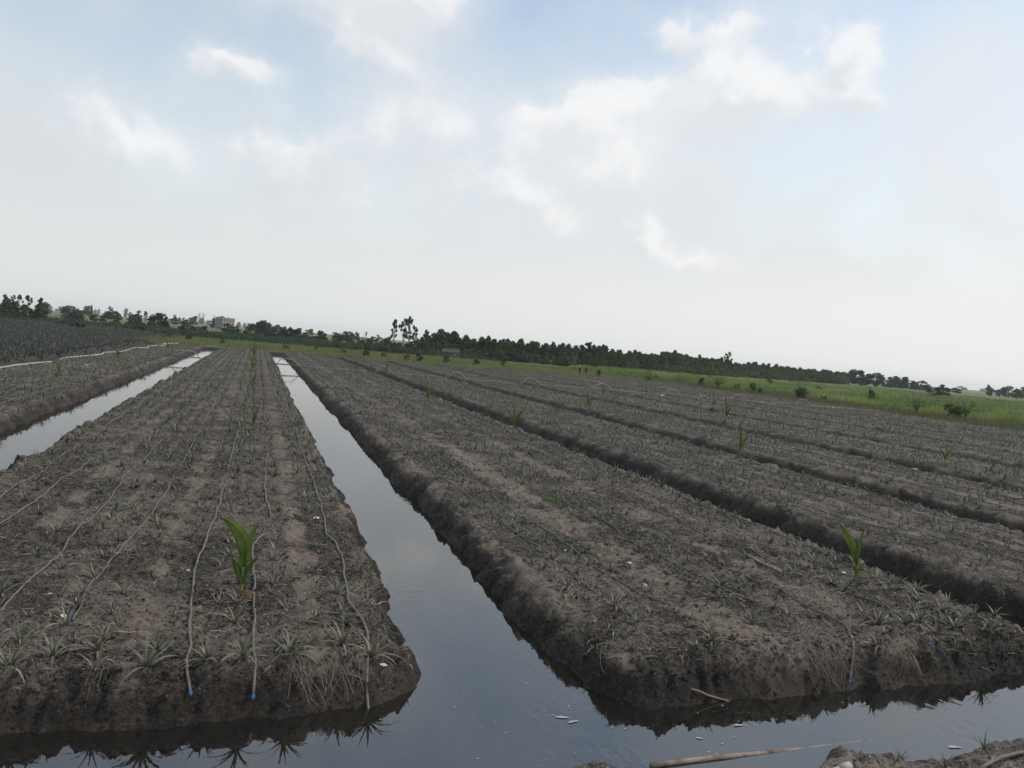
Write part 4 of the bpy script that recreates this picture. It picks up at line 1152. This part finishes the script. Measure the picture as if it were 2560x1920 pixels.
TREES = {
 ('euc', 'A'): [(-55.4,216.6,5.62,1.56),(-53.7,216.1,5.67,1.56),(-52.4,215.6,5.89,1.56),(-50.3,215.0,5.89,1.56)],
 ('euc', 'A2'): [(-46.5,208.6,5.51,1.52)],
 ('broad', 'B'): [(-53.6,207.5,2.64,2.28),(-51.3,206.8,3.47,2.99),(-48.4,205.9,4.09,2.11),(-46.8,205.4,3.09,1.93),(-45.4,205.0,3.66,2.28)],
 ('mel', 'P'): [(-153.1,697.8,5.76,3.89),(-150.2,696.9,5.64,3.89),(-148.1,696.3,4.92,3.89),(-144.0,694.9,3.97,3.89),(-141.8,694.3,5.49,3.89),(-139.6,693.6,5.3,3.89),(-137.7,693.0,5.69,3.89),(-134.9,692.1,3.49,3.89),(-131.3,691.0,3.9,3.89),(-128.9,690.3,5.53,3.89),(-127.0,689.6,4.28,3.89),(-123.7,688.6,3.73,3.89),(-121.0,687.8,5.81,3.89),(-118.8,687.1,4.19,3.89),(-116.4,686.4,5.49,3.89),(-113.9,685.6,5.71,3.89),(-110.4,684.4,3.69,3.89),(-108.6,683.9,5.14,3.89)],
 ('broad', 'C'): [(-56.9,290.3,2.35,3.26),(-54.9,289.7,3.41,1.76),(-52.7,289.0,2.49,1.76),(-48.6,287.7,2.98,2.26),(-46.2,287.0,3.07,1.63)],
 ('euc', 'D'): [(-40.9,264.4,5.45,1.97),(-39.2,263.9,4.32,1.74)],
 ('mel', 'P2'): [(-79.3,570.0,6.76,4.02),(-76.6,569.2,6.25,3.52),(-82.7,571.0,3.94,3.52),(-70.6,567.2,3.77,4.02),(-49.6,560.7,5.69,4.02),(-46.6,559.7,4.2,3.52),(-52.9,561.7,4.13,4.02),(-38.4,557.2,4.19,4.02),(-11.1,548.7,5.42,4.52),(-7.7,547.6,4.97,3.52),(7.7,542.8,4.86,4.02),(30.9,535.5,2.95,4.02),(35.3,534.1,1.84,3.52),(74.5,521.9,3.14,3.52),(66.6,524.3,1.67,4.02),(44.0,531.4,1.63,4.52),(52.6,528.7,1.91,3.52)],
 ('broad', 'E'): [(-46.9,360.6,4.46,4.14)],
 ('euc', 'E2'): [(-45.3,360.2,5.72,2.23),(-42.7,359.4,5.64,2.23)],
 ('broad', 'F'): [(-27.3,249.7,5.09,3.22)],
 ('broad', 'F2'): [(-24.9,249.0,4.87,2.44)],
 ('broad', 'G'): [(-29.0,386.5,4.16,3.82)],
 ('broad', 'G2'): [(-16.4,204.3,2.09,1.47),(-15.9,214.6,2.54,0.77)],
 ('bare', 'BR'): [(-29.1,460.1,8.19,2.91),(-27.1,459.5,8.58,2.91),(-21.7,457.8,7.83,2.91)],
 ('mel', 'P3'): [(-27.7,459.5,4.79,4.98),(-24.6,458.5,4.03,3.74)],
 ('broad', 'H'): [(-8.3,264.7,3.7,2.9),(-6.1,274.5,3.45,1.51)],
 ('broad', 'I'): [(-0.4,251.9,5.52,4.4)],
 ('broad', 'I2'): [(2.0,272.1,5.7,2.76)],
 ('broad', 'I3'): [(4.8,244.9,3.68,1.82),(6.6,244.3,3.73,2.04),(12.7,242.4,3.03,1.82)],
 ('broad', 'I4'): [(8.2,243.9,4.33,2.95)],
 ('broad', 'I5'): [(10.7,243.1,4.1,3.06)],
 ('broad', 'J'): [(17.1,267.2,2.04,2.26)],
 ('broad', 'J2'): [(17.7,240.9,3.83,2.61)],
 ('broad', 'J3'): [(28.3,305.7,3.68,3.48)],
 ('broad', 'J4'): [(32.0,304.6,4.31,3.19)],
 ('palm', 'PALM'): [(24.6,202.0,3.62,1.74)],
 ('broad', 'J5'): [(32.1,241.6,3.61,2.55)],
 ('broad', 'J6'): [(36.2,240.4,3.87,2.09)],
 ('euc', 'K1'): [(32.4,205.0,8.05,1.98)],
 ('euc', 'K2'): [(34.6,204.4,8.45,2.38)],
 ('euc', 'K3'): [(35.9,204.0,9.07,2.18)],
 ('euc', 'K4'): [(39.2,213.3,6.79,1.56)],
 ('euc', 'K5'): [(41.9,212.5,6.31,2.08)],
 ('broad', 'L'): [(33.3,188.8,3.21,2.2),(35.2,188.2,3.56,2.39),(36.8,187.7,3.34,2.02)],
 ('mel', 'M'): [(39.8,192.1,5.32,2.35),(41.7,192.0,5.88,3.07),(43.6,191.8,4.72,2.13),(44.9,191.7,5.98,2.84),(47.2,191.4,5.13,2.14),(49.3,191.2,4.94,2.14),(51.1,191.1,5.0,1.91),(52.8,190.9,5.34,1.91),(54.1,190.8,4.78,1.67),(55.3,190.7,4.99,1.68),(56.5,190.6,5.28,1.68),(57.5,190.5,5.18,1.68),(59.0,190.3,4.55,1.92),(60.5,190.2,5.54,2.41),(62.2,190.0,4.82,1.93),(63.4,189.9,5.12,1.93),(64.7,189.8,5.62,2.17),(66.8,189.6,5.32,2.18),(68.7,189.4,5.09,1.94),(71.1,189.2,5.79,1.7),(72.4,189.0,5.91,1.7),(74.3,188.8,5.09,1.95),(75.8,188.6,5.32,1.95)],
 ('bare', 'DEAD'): [(55.2,140.1,4.51,2.46)],
 ('euc', 'N'): [(71.0,171.9,6.27,2.68)],
 ('broad', 'N2'): [(63.6,150.8,2.44,1.2)],
 ('mel', 'Q'): [(74.6,181.3,4.34,1.89),(74.4,179.4,4.54,1.63),(77.0,183.7,5.2,1.46),(79.2,187.5,5.17,1.65),(78.8,185.1,5.55,1.79),(81.9,190.3,5.74,1.8),(82.3,190.3,5.6,1.92),(82.5,188.8,5.44,1.74),(86.7,195.7,4.98,1.97),(86.5,194.2,5.0,1.98),(88.0,195.1,4.93,1.7),(89.8,197.7,4.97,2.13),(91.2,199.4,4.9,2.04),(92.4,200.1,4.16,1.83),(93.6,201.3,4.85,2.0),(95.1,202.6,4.91,2.21),(97.9,206.3,4.94,2.25),(98.7,206.7,5.31,1.9),(101.0,208.8,5.11,1.67),(102.0,209.8,5.4,2.22),(104.5,212.6,5.27,2.33),(106.7,215.2,5.07,2.2),(109.2,219.1,4.99,2.35),(110.9,220.0,5.05,2.19),(113.1,222.4,5.13,1.96),(114.3,223.2,5.12,2.44),(116.2,224.5,6.06,2.46),(117.6,226.5,5.82,2.21),(117.8,224.6,6.46,2.44),(122.5,231.2,5.9,2.41),(123.2,230.0,6.48,2.32),(124.6,230.3,6.3,2.23),(127.8,234.9,6.37,2.52),(127.7,233.1,6.08,2.26),(131.2,237.0,6.48,2.31),(135.0,242.1,6.11,2.32),(135.3,241.1,5.58,2.61),(138.8,244.6,5.54,2.03),(140.1,245.7,5.49,2.32),(141.3,245.5,6.15,2.11),(141.6,244.5,5.47,2.53),(145.0,248.6,5.89,2.58),(147.5,251.5,5.54,2.33),(148.9,251.0,5.67,2.53),(153.1,255.9,5.45,2.34),(155.3,257.3,5.89,2.22),(155.3,255.5,6.11,2.16),(159.0,259.7,5.25,2.43),(162.5,263.1,6.0,2.49),(161.5,259.7,5.64,2.38),(166.1,265.0,5.1,2.85),(167.6,265.9,5.18,2.61),(170.9,268.0,4.77,2.31),(172.2,268.0,5.21,2.92),(176.0,272.0,5.33,3.03),(179.1,275.1,5.7,2.83),(179.5,273.2,5.7,2.98),(182.9,276.9,6.01,2.78),(183.8,275.7,5.13,2.84),(187.7,279.2,5.1,3.15),(190.5,282.6,5.82,2.56),(191.6,281.0,5.89,2.56),(195.0,284.2,5.1,3.0),(196.4,283.7,5.4,2.52),(201.6,289.6,5.93,2.48),(203.1,289.2,5.33,3.11),(206.2,291.2,5.36,2.97),(209.3,293.7,5.65,2.62),(209.3,292.4,6.02,3.29),(212.7,294.3,5.31,2.8),(216.9,298.9,5.32,2.54),(216.5,296.5,5.35,3.3),(221.6,301.0,5.51,2.73),(223.2,300.5,5.22,3.47),(227.2,303.4,5.6,2.68),(229.9,305.2,5.45,3.49),(232.5,306.7,5.92,3.47),(235.9,308.8,5.51,2.98),(238.5,309.9,5.54,3.31),(238.6,308.4,5.68,2.99),(242.2,310.9,6.3,3.27),(246.1,314.5,5.68,3.63),(246.4,312.0,5.34,3.2),(252.2,317.4,5.19,2.75),(255.0,319.5,5.79,3.13),(257.2,319.6,5.9,3.16),(260.3,322.1,5.24,3.58),(70.5,170.4,3.82,1.95),(72.7,173.2,4.27,1.63),(74.6,175.5,4.41,2.1),(76.6,177.9,4.74,1.82),(78.8,180.6,4.44,1.79),(81.1,183.2,4.63,1.94),(83.1,185.5,4.69,1.83),(85.7,188.3,4.34,2.16),(87.7,190.5,3.67,1.8),(89.8,192.8,4.0,2.33),(92.3,195.4,3.88,2.08),(94.4,197.7,4.25,2.08),(97.1,200.6,4.5,1.96),(99.8,203.3,4.67,2.51),(102.2,205.6,4.45,2.32),(105.0,208.4,4.64,2.49),(107.3,210.6,4.37,1.92),(110.1,213.3,4.97,2.08),(112.3,215.5,5.19,2.2),(115.3,218.3,5.19,2.26),(118.4,221.1,5.48,2.17),(121.5,223.8,5.19,2.57),(124.6,226.5,5.56,2.78),(127.6,229.0,4.94,2.77),(130.0,231.2,4.95,2.23),(132.9,233.5,4.82,2.58),(135.6,235.8,4.77,2.86),(138.7,238.4,5.17,2.32),(141.4,240.5,5.04,2.7),(144.1,242.6,4.82,2.53),(147.0,244.9,4.74,3.08),(149.8,247.0,4.91,3.15),(152.5,249.1,4.96,2.48),(155.9,251.6,4.42,3.18),(159.0,254.0,4.66,2.64),(162.4,256.4,4.31,2.52),(165.4,258.6,4.3,2.74),(168.6,260.8,4.6,2.47),(172.1,263.2,4.37,2.86),(174.9,265.3,4.72,3.02),(178.6,267.8,4.6,3.46),(181.9,270.0,4.71,3.14),(185.4,272.3,4.38,3.28),(188.3,274.2,4.41,3.39),(191.4,276.2,4.66,2.8),(194.6,278.2,4.46,2.96),(198.2,280.5,4.68,3.02),(201.9,282.8,4.5,3.68),(205.8,285.3,4.75,3.07),(209.4,287.4,4.62,3.13),(213.4,289.8,4.81,3.28),(216.6,291.7,4.31,3.44),(220.8,294.1,4.74,3.6),(224.6,296.3,4.74,3.75),(228.7,298.7,4.89,3.92),(232.7,300.9,4.97,3.51),(236.2,302.9,5.43,3.47),(240.5,305.2,4.77,3.5),(244.1,307.1,3.96,4.08),(248.4,309.4,4.47,3.49),(251.7,311.2,4.61,4.03)],
 ('euc', 'R'): [(157.8,255.1,8.79,3.36)],
 ('broad', 'S'): [(267.1,325.8,8.01,6.03)],
 ('broad', 'S2'): [(266.1,315.6,7.68,8.44)],
 ('broad', 'S3'): [(271.9,313.8,7.29,5.5)],
 ('mel', 'U'): [(314.4,352.9,5.75,4.48),(317.5,351.9,6.24,4.48),(321.7,350.7,6.62,4.48),(326.0,349.2,4.73,3.49),(333.4,346.9,3.53,3.99)],
 ('broad', 'U'): [(329.9,348.1,5.7,6.48)],
 ('broad', 'V'): [(168.5,172.9,3.27,3.11)],
 ('broad', 'V2'): [(178.8,180.2,4.04,2.61)],
 ('broad', 'W'): [(347.6,342.5,3.57,4.15)],
 ('mel', 'P4'): [(524.4,507.5,3.52,4.94),(529.6,505.8,1.82,5.56),(534.3,504.3,1.94,5.56),(541.9,502.0,3.25,5.56),(548.2,500.0,1.66,5.56),(554.2,498.1,1.58,6.18),(560.0,496.3,2.42,6.18),(565.9,494.6,3.57,5.56)],
 ('broad', 'X'): [(391.3,381.2,1.14,6.03),(403.5,377.3,0.85,5.1),(410.2,375.2,0.77,6.03)],
 ('broad', 'Y'): [(413.6,363.9,6.0,4.99)],
 ('broad', 'SM1'): [(65.5,76.0,2.22,0.67)],
}


def zone(x, y):
    a = math.degrees(math.atan2(x, y))
    for lim, t in ((-11, 'at the far left'), (-7, 'left of the dark pair'), (-3, 'left of the building'), (1.5, 'right of the building'), (5, 'behind the central bed'), (8.5, 'left of the tallest clump'),
                   (11, 'by the tallest clump'), (14, 'by the hut'), (17, 'right of the hut'), (20, 'further right of the hut'), (23.5, 'near the workers'), (30, 'in the right middle'), (38, 'on the right')):
        if a < lim: return t
    return 'at the far right'
rng = random.Random(77)
PROTO = {'mel': [make_tree('mel', rng, M_leafm) for _ in range(5)], 'euc': [make_tree('euc', rng, M_leafd) for _ in range(5)],
         'broad': [make_tree('broad', rng, M_leafd) for _ in range(5)], 'bush': [make_tree('broad', rng, M_leafy) for _ in range(3)], 'bare': [make_bare(rng) for _ in range(2)], 'palm': [make_palm(rng) for _ in range(2)]}
first = set()
NAMES = {'mel': 'slender_tree', 'euc': 'tall_open_tree', 'broad': 'leafy_tree', 'bare': 'bare_tree', 'palm': 'palm', 'bush': 'green_bush'}
def plant_tree(kind, x, y, h, w, label, group=None, z=None, cat='tree'):
    i = rng.randrange(len(PROTO[kind])); src = PROTO[kind][i]
    if (kind, i) in first: r = copy_tree(src)
    else: r = src; first.add((kind, i))
    r.name = NAMES[kind]
    zz_ = float(land_z(np.array([x]), np.array([y]))[0]) if z is None else z
    h = max(h - zz_, .8)
    if kind == 'broad': w *= 1.4
    r.location = (x, y, zz_ - .02); r.scale = (w, w, h); r.rotation_euler = (0, 0, rng.uniform(0, 6.28))
    tag(r, label, cat, group); return r

LAB = {
 'A': ('tall open-crowned slender tree in the dark clump at far left', 'tall open trees at far left'),
 'A2': ('tall open slender tree standing right of the far left clump', None),
 'B': ('dark rounded bush tree at the foot of the far left clump', 'dark bushes at far left'),
 'P': ('pale hazy slender tree in the far wood on the left', 'pale far wood on the left'),
 'P2': ('pale hazy slender tree far behind the headland trees', 'pale far trees behind the headland'),
 'P3': ('pale hazy tree in front of the bare treetops near the building', 'pale trees near the building'),
 'P4': ('pale hazy tree on the far right horizon', 'pale far trees on the right horizon'),
 'C': ('low dark bush tree behind the left pineapple field', 'low dark bushes behind the left field'),
 'D': ('tall dark ragged tree rising above the left field edge', 'tall ragged trees above the left field'),
 'E': ('mid green dome-shaped tree left of the dark twin trees', None),
 'E2': ('thin open tree beside the mid green dome tree', 'thin open trees left of the dark pair'),
 'F': ('broad dark tree, larger of the pair left of the building', None),
 'F2': ('dark pointed tree, right one of the pair left of the building', None),
 'G': ('hazy mid green tree just left of the bare treetops', None),
 'G2': ('small dark bush at the end of the left field', 'small dark bushes at the left field end'),
 'BR': ('hazy leafless tree beside the distant building', 'leafless trees beside the building'),
 'H': ('dark green tree in front of the distant building', 'trees in front of the building'),
 'I': ('largest dark broad tree right of the building', None),
 'I2': ('open-crowned tree leaning on the largest dark tree', None),
 'I3': ('small dark tree in the row behind the crop rows', 'small dark trees behind the crop rows'),
 'I4': ('dark domed tree in the middle of the row behind the headland', None),
 'I5': ('dark domed tree at the right end of the row behind the headland', None),
 'J': ('low green tree in the gap right of the dark row', None),
 'J2': ('rounded dark tree standing alone left of the domed grey-green trees', None),
 'J3': ('grey-green spreading tree behind the dark crop rows', None),
 'J4': ('grey-green helmet-shaped tree behind the dark crop rows', None),
 'J5': ('dark square-topped tree right of the background palm', None),
 'J6': ('dark pointed tree just left of the tallest trees', None),
 'K1': ('tall slim tree with bare lower trunk, left one of the tallest clump', None),
 'K2': ('tall dense tree in the middle of the tallest clump', None),
 'K3': ('tallest tree of the clump above the tree line', None),
 'K4': ('shorter slim tree right of the tallest clump', None),
 'K5': ('open slim tree standing apart right of the tallest clump', None),
 'L': ('dark dense tree under the tallest clump', 'dark dense trees under the tallest clump'),
 'M': ('dark slender tree in the dense belt behind the hut', 'dark tree belt behind the hut'),
 'DEAD': ('leafless reddish tree beside the three workers', None),
 'N': ('open round-crowned tree above the belt near the workers', None),
 'N2': ('bushy green tree right of the leafless tree', None),
 'Q': ('slender plantation tree in the long belt behind the bright crop', 'plantation belt behind the bright crop'),
 'R': ('open-crowned tree rising above the plantation belt', None),
 'S': ('tall round tree at the right end of the plantation belt', None),
 'S2': ('broadest dark tree at the right end of the belt', None),
 'S3': ('round dark tree at the end of the belt beside the broadest one', None),
 'U': ('greyish tree in the ragged clump right of the belt', 'ragged clump right of the belt'),
 'V': ('dark bush tree standing in the bright crop on the right', None),
 'V2': ('taller rounded tree behind the dark bush in the bright crop', None),
 'W': ('small dark tree right of the bush in the crop', None),
 'X': ('low hazy bush on the far right horizon', 'low bushes on the far right horizon'),
 'Y': ('grey tree near the right edge of the horizon', None),
 'SM1': ('small bushy tree on a thin trunk at the field border', None),
 'PALM': ('dark palm among the trees behind the headland', None)}
for (kind, tg), rows in TREES.items():
    for (x, y, h, w) in rows:
        if tg in ('P', 'P2', 'P3', 'P4', 'BR', 'X'):
            k_ = 3.2; x, y, h, w = x * k_, y * k_, 3.1 + (h - 3.1) * k_, w * k_ * (.80 if kind == 'mel' else .8)
            h += rng.uniform(-1.5, 3.5)
            if kind == 'broad': h = max(h, 8)
        if kind == 'bare': w *= .9
        if kind == 'mel' and tg in ('M', 'Q', 'U'): w *= 1.6; h += rng.uniform(-.25, .55)
        if kind == 'euc': w *= 1.2
        lb = LAB[tg][0]
        if tg == 'Q':
            a_ = math.degrees(math.atan2(x, y)); seg = int((a_ - 22.2) / 3.0)
            lb += (', near the workers', ', left of its middle', ', in its middle', ', under the single taller tree', ', right of the taller tree', ', towards its right end', ', at its right end')[max(0, min(6, seg))]
        if LAB[tg][1] and tg != 'Q': lb = ' '.join(lb.split()[:11]) + ', ' + zone(x, y)
        plant_tree(kind, x, y, h, w, lb, LAB[tg][1])
for (x, y, h, w) in TREES[('mel', 'M')] + TREES[('mel', 'M')]:            # second row closing the belt
    x += rng.uniform(-1.6, 1.6); y += rng.uniform(2, 7)
    plant_tree('mel', x, y, h * rng.uniform(.78, .98), w * rng.uniform(1.5, 2.2), 'dark slender tree in the back row of the belt ' + zone(x, y), 'dark tree belt behind the hut')
for k in range(60):            # middle distance trees, greyer with the haze
    a_ = rad(rng.uniform(-14.5, 10.5)) if k < 46 else rad(rng.uniform(38, 49)); d_ = rng.uniform(420, 700)
    kd = rng.choice(['mel', 'broad', 'euc', 'broad'])
    plant_tree(kd, d_ * math.sin(a_), d_ * math.cos(a_), 3.1 + rng.uniform(.2, 1.0) * d_ / 125, rng.uniform(3.5, 7) * (.55 if kd != 'broad' else 1), 'grey-green hazy tree in the middle distance ' + zone(math.sin(a_), math.cos(a_)), 'middle distance trees', cat='tree')
for k in range(70):            # thickets that close the tree line
    x = rng.uniform(-75, 42) if k < 46 else rng.uniform(30, 72); y = (rng.uniform(226, 262) if k < 46 else rng.uniform(176, 190)) - .05 * x
    plant_tree('broad', x, y, rng.uniform(1.5, 2.7), rng.uniform(1.6, 3.2), 'low dark thicket bush under the tree line ' + zone(x, y), 'thickets at the foot of the tree line', cat='bush')
# undergrowth filling the foot of the tree belts
bl = []
line = [(36, 192), (46, 190), (74, 183), (100, 205), (135, 232), (175, 262), (215, 290), (262, 322)]
for i in range(420):
    t_ = rng.uniform(0, len(line) - 1.001); k = int(t_); f_ = t_ - k
    x = line[k][0] * (1 - f_) + line[k + 1][0] * f_ + rng.uniform(-2, 2); y = line[k][1] * (1 - f_) + line[k + 1][1] * f_ + rng.uniform(-1, 4)
    hh_ = rng.uniform(1.0, 1.9) * (1 + .0022 * (y - 180)); bl.append((x, y, hh_ * .75, rng.uniform(1.1, 2.0), hh_))
V, Q = leaf_cloud(bl, 46, .34, rng)
tag(obj('undergrowth', npmesh('undergrowth', V, Q, False, M_leafm)), 'dark undergrowth along the foot of the tree belts', 'undergrowth', kind='stuff')
# small palms along the right border and shrubs on the headland
for (x, y, h, w, lb) in [(56.9, 54.8, 2.3, 1.5, 'young palm with a pale frond at the right field border'), (58.9, 62.3, 1.9, 1.3, 'dark low palm between the border tree and the pale-fronded palm'),
                         (54.9, 90.5, 2.1, 1.6, 'ragged young palm at the far right corner of the beds'), (56.6, 76.5, 2.3, 1.4, 'small palm on a thin trunk along the right verge'),
                         (52, 104, 2.0, 1.3, 'dark palm right of the three workers')]:
    plant_tree('palm', x, y, h, w, lb, 'young palms along the right border', cat='palm')
hs = [(-4.5, 122), (4.0, 118), (8.6, 128), (12.0, 121), (14.5, 115), (17.5, 119), (19.8, 113), (21.5, 112), (26, 116), (-9.5, 128), (-13, 140), (-16, 150), (31, 118), (36, 121), (-20, 165), (-25, 180), (-30, 190), (48, 112), (57, 98), (58, 86), (63, 84), (70, 92)]
for k, (x, y) in enumerate(hs):
    plant_tree('broad', x, y, .35 + rng.uniform(.7, 1.3), rng.uniform(.5, .95), 'small dark shrub dotted on the green headland ' + zone(x, y), 'small shrubs on the headland', cat='shrub')
for k, (x, y) in enumerate(BUSH):
    plant_tree('bush', x, y, .3 + rng.uniform(.8, 1.5), rng.uniform(.8, 1.6), 'green bush in the bright crop or its verge ' + zone(x, y), 'bushes in the bright crop', cat='bush')
for k, (x, y) in enumerate([(-28, 150), (-34, 170), (-45, 185), (-38, 196), (-22, 176), (-52, 200), (-58, 206)]):
    plant_tree('broad', x, y, .4 + rng.uniform(1.0, 1.9), rng.uniform(1.2, 2.4), 'dark shrub along the far edge of the left pineapple field', 'shrubs along the left field edge', cat='shrub')
for k_ in PROTO:
    for i, p in enumerate(PROTO[k_]):
        if (k_, i) not in first:
            for ch in list(p.children): bpy.data.objects.remove(ch)
            bpy.data.objects.remove(p)

# ------------------------------------------------------------------ distant building
def part(name, parent, mt_, boxes, label=None):
    mb = MB()
    for lo, hi in boxes: mb.box(lo, hi)
    o = obj(name, mb.mesh(name, False, mt_), parent)
    if label: o['label'] = label
    return o
B = empty('block_building', (-16.9, 446, .3), rad(38)); tag(B, 'distant flat-roofed pinkish concrete building behind the left trees', 'building')
Wd, Dp, Hh = 7.2, 6.2, 6.0                      # main block: front along +x, side along +y
part('wall', B, M_wallp, [((0, 0, 0), (Wd, Dp, Hh))])
rf = part('roof', B, M_roofg, [((-.12, -.12, Hh), (Wd + .12, Dp + .12, Hh + .18))])
part('parapet', rf, M_wallp, [((-.1, -.1, Hh + .181), (1.2, .1, Hh + .55)), ((2.6, -.1, Hh + .181), (3.9, .1, Hh + .42)), ((-.1, 2, Hh + .181), (.1, 4.6, Hh + .42))])
part('stair_house', rf, M_wallp, [((.8, 2.2, Hh + .181), (2.2, 3.6, Hh + .95))])
for i in range(4):
    for k in range(3):
        x = .7 + i * 1.7; z = .8 + k * 1.8
        w = part('window', B, M_dark, [((x, -.05, z), (x + .8, .04, z + .95))]); part('sill', w, M_roofg, [((x - .08, -.12, z - .09), (x + .88, .03, z - .005))])
for i in range(3):
    for k in range(3):
        y = .9 + i * 1.8; z = .8 + k * 1.8
        w = part('window', B, M_dark, [((-.05, y, z), (.04, y + .8, z + .95))]); part('sill', w, M_roofg, [((-.12, y - .08, z - .09), (.03, y + .88, z - .005))])

# field hut in front of the tree belt
Hh = empty('field_hut', (36.6, 166.8, .3), rad(-18)); tag(Hh, 'small field hut with a pale roof before the dark tree belt', 'hut')
part('wall', Hh, M_wood, [((0, 0, 0), (3.2, 2.0, 1.1))])
mb = MB(); mb.add([(-.2, -.25, 1.05), (3.4, -.25, 1.05), (3.4, 1.0, 1.75), (-.2, 1.0, 1.75), (-.2, 2.25, 1.05), (3.4, 2.25, 1.05), (-.2, -.25, 1.12), (3.4, -.25, 1.12), (3.4, 1.0, 1.82), (-.2, 1.0, 1.82), (-.2, 2.25, 1.12), (3.4, 2.25, 1.12)],
                   q=[(6, 7, 8, 9), (9, 8, 11, 10), (0, 3, 2, 1), (3, 4, 5, 2), (0, 1, 7, 6), (4, 10, 11, 5), (1, 2, 8, 7), (2, 5, 11, 8), (0, 6, 9, 3), (3, 9, 10, 4)])
obj('roof', mb.mesh('roof', False, M_thatch), Hh)
part('door', Hh, M_dark, [((1.3, -.04, .0), (1.9, .03, .95))]); part('window', Hh, M_dark, [((.3, -.04, .4), (.9, .03, .8))]); part('curtain', Hh, M_wallp, [((2.2, -.05, .35), (2.75, .02, .85))])

# ------------------------------------------------------------------ three field workers
def worker(x, y, rz, label, top, hat, bend, s):
    """one skinned body, stooping over the bed"""
    z = float(gz1(x, y))
    cb, sb = math.cos(bend), math.sin(bend)
    hip = Vector((0, 0, .80))
    def up(d, side=0, fwd=0): return hip + Vector((side, -sb * d - cb * fwd * 1.0, cb * d - sb * fwd))
    J = [hip, up(.18), up(.36), up(.47), up(.55), up(.66, 0, .03),                       # spine, neck, head 0-5
         Vector((.10, 0, .77)), Vector((.12, -.03, .44)), Vector((.12, .03, .07)), Vector((.12, -.12, .03)),
         Vector((-.10, 0, .77)), Vector((-.12, .04, .44)), Vector((-.12, .12, .07)), Vector((-.12, -.03, .03)),
         up(.44, .19), up(.22, .24, .10), up(.05, .20, .26), up(.44, -.19), up(.22, -.24, .12), up(.04, -.20, .28)]
    Ed = [(0, 1), (1, 2), (2, 3), (3, 4), (4, 5), (0, 6), (6, 7), (7, 8), (8, 9), (0, 10), (10, 11), (11, 12), (12, 13), (3, 14), (14, 15), (15, 16), (3, 17), (17, 18), (18, 19)]
    Rr = [.15, .14, .16, .12, .055, .095, .10, .07, .045, .04, .10, .07, .045, .04, .07, .05, .035, .07, .05, .035]
    me = bpy.data.meshes.new('body'); me.from_pydata([tuple(j) for j in J], Ed, [])
    o = obj('person', me); o.location = (x, y, z - .01); o.rotation_euler = (0, 0, rz); o.scale = (s, s, s)
    o.modifiers.new('skin', 'SKIN'); ss = o.modifiers.new('sub', 'SUBSURF'); ss.levels = 1; ss.render_levels = 1
    for i, v in enumerate(me.skin_vertices[0].data): v.radius = (Rr[i], Rr[i] * .85); v.use_root = (i == 0)
    me.materials.append(top)
    tag(o, label, 'person', 'field workers by the grass edge')
    hd = J[5]
    mb = MB(); a = np.array(hd) ; d = np.array(up(1) - up(0))
    if hat: mb.tube([a + d * .02, a + d * .03, a + d * .09, a + d * .14, a + d * .15], [.0, .20, .17, .05, 0.], 10, False); mt_ = M_hat; nm = 'hat'
    else: mb.tube([a + d * .0, a + d * .04, a + d * .10, a + d * .13], [.098, .104, .07, 0.], 10, False); mt_ = M_cloth1; nm = 'hood'
    obj(nm, mb.mesh(nm, True, mt_), o)
worker(43.3, 107.6, rad(-60), 'dark-clothed worker with a pale hat stooping at the grass edge, left of three', M_cloth1, True, .30, .76)
worker(44.4, 108.0, rad(-75), 'black-clothed worker leaning forward, middle of the three at the grass edge', M_cloth1, False, .25, .76)
worker(46.2, 107.6, rad(10), 'navy-clothed worker facing the beds, right of three', M_cloth2, False, .12, .74)

# ------------------------------------------------------------------ haze
mb = MB(); mb.box((-3300, -120, -2.0), (3300, 3300, 27.0))
hz = obj('haze', mb.mesh('haze', False)); tag(hz, 'thin pale haze over the fields', 'haze', kind='stuff')
hm = bpy.data.materials.new('haze'); hm.use_nodes = True
T = hm.node_tree
for n in list(T.nodes): T.nodes.remove(n)
pv = T.nodes.new('ShaderNodeVolumePrincipled'); pv.inputs['Color'].default_value = (.97, .985, 1, 1); pv.inputs['Density'].default_value = .00017
pv.inputs['Anisotropy'].default_value = .3
mo = T.nodes.new('ShaderNodeOutputMaterial'); T.links.new(pv.outputs[0], mo.inputs['Volume'])
hz.data.materials.append(hm)
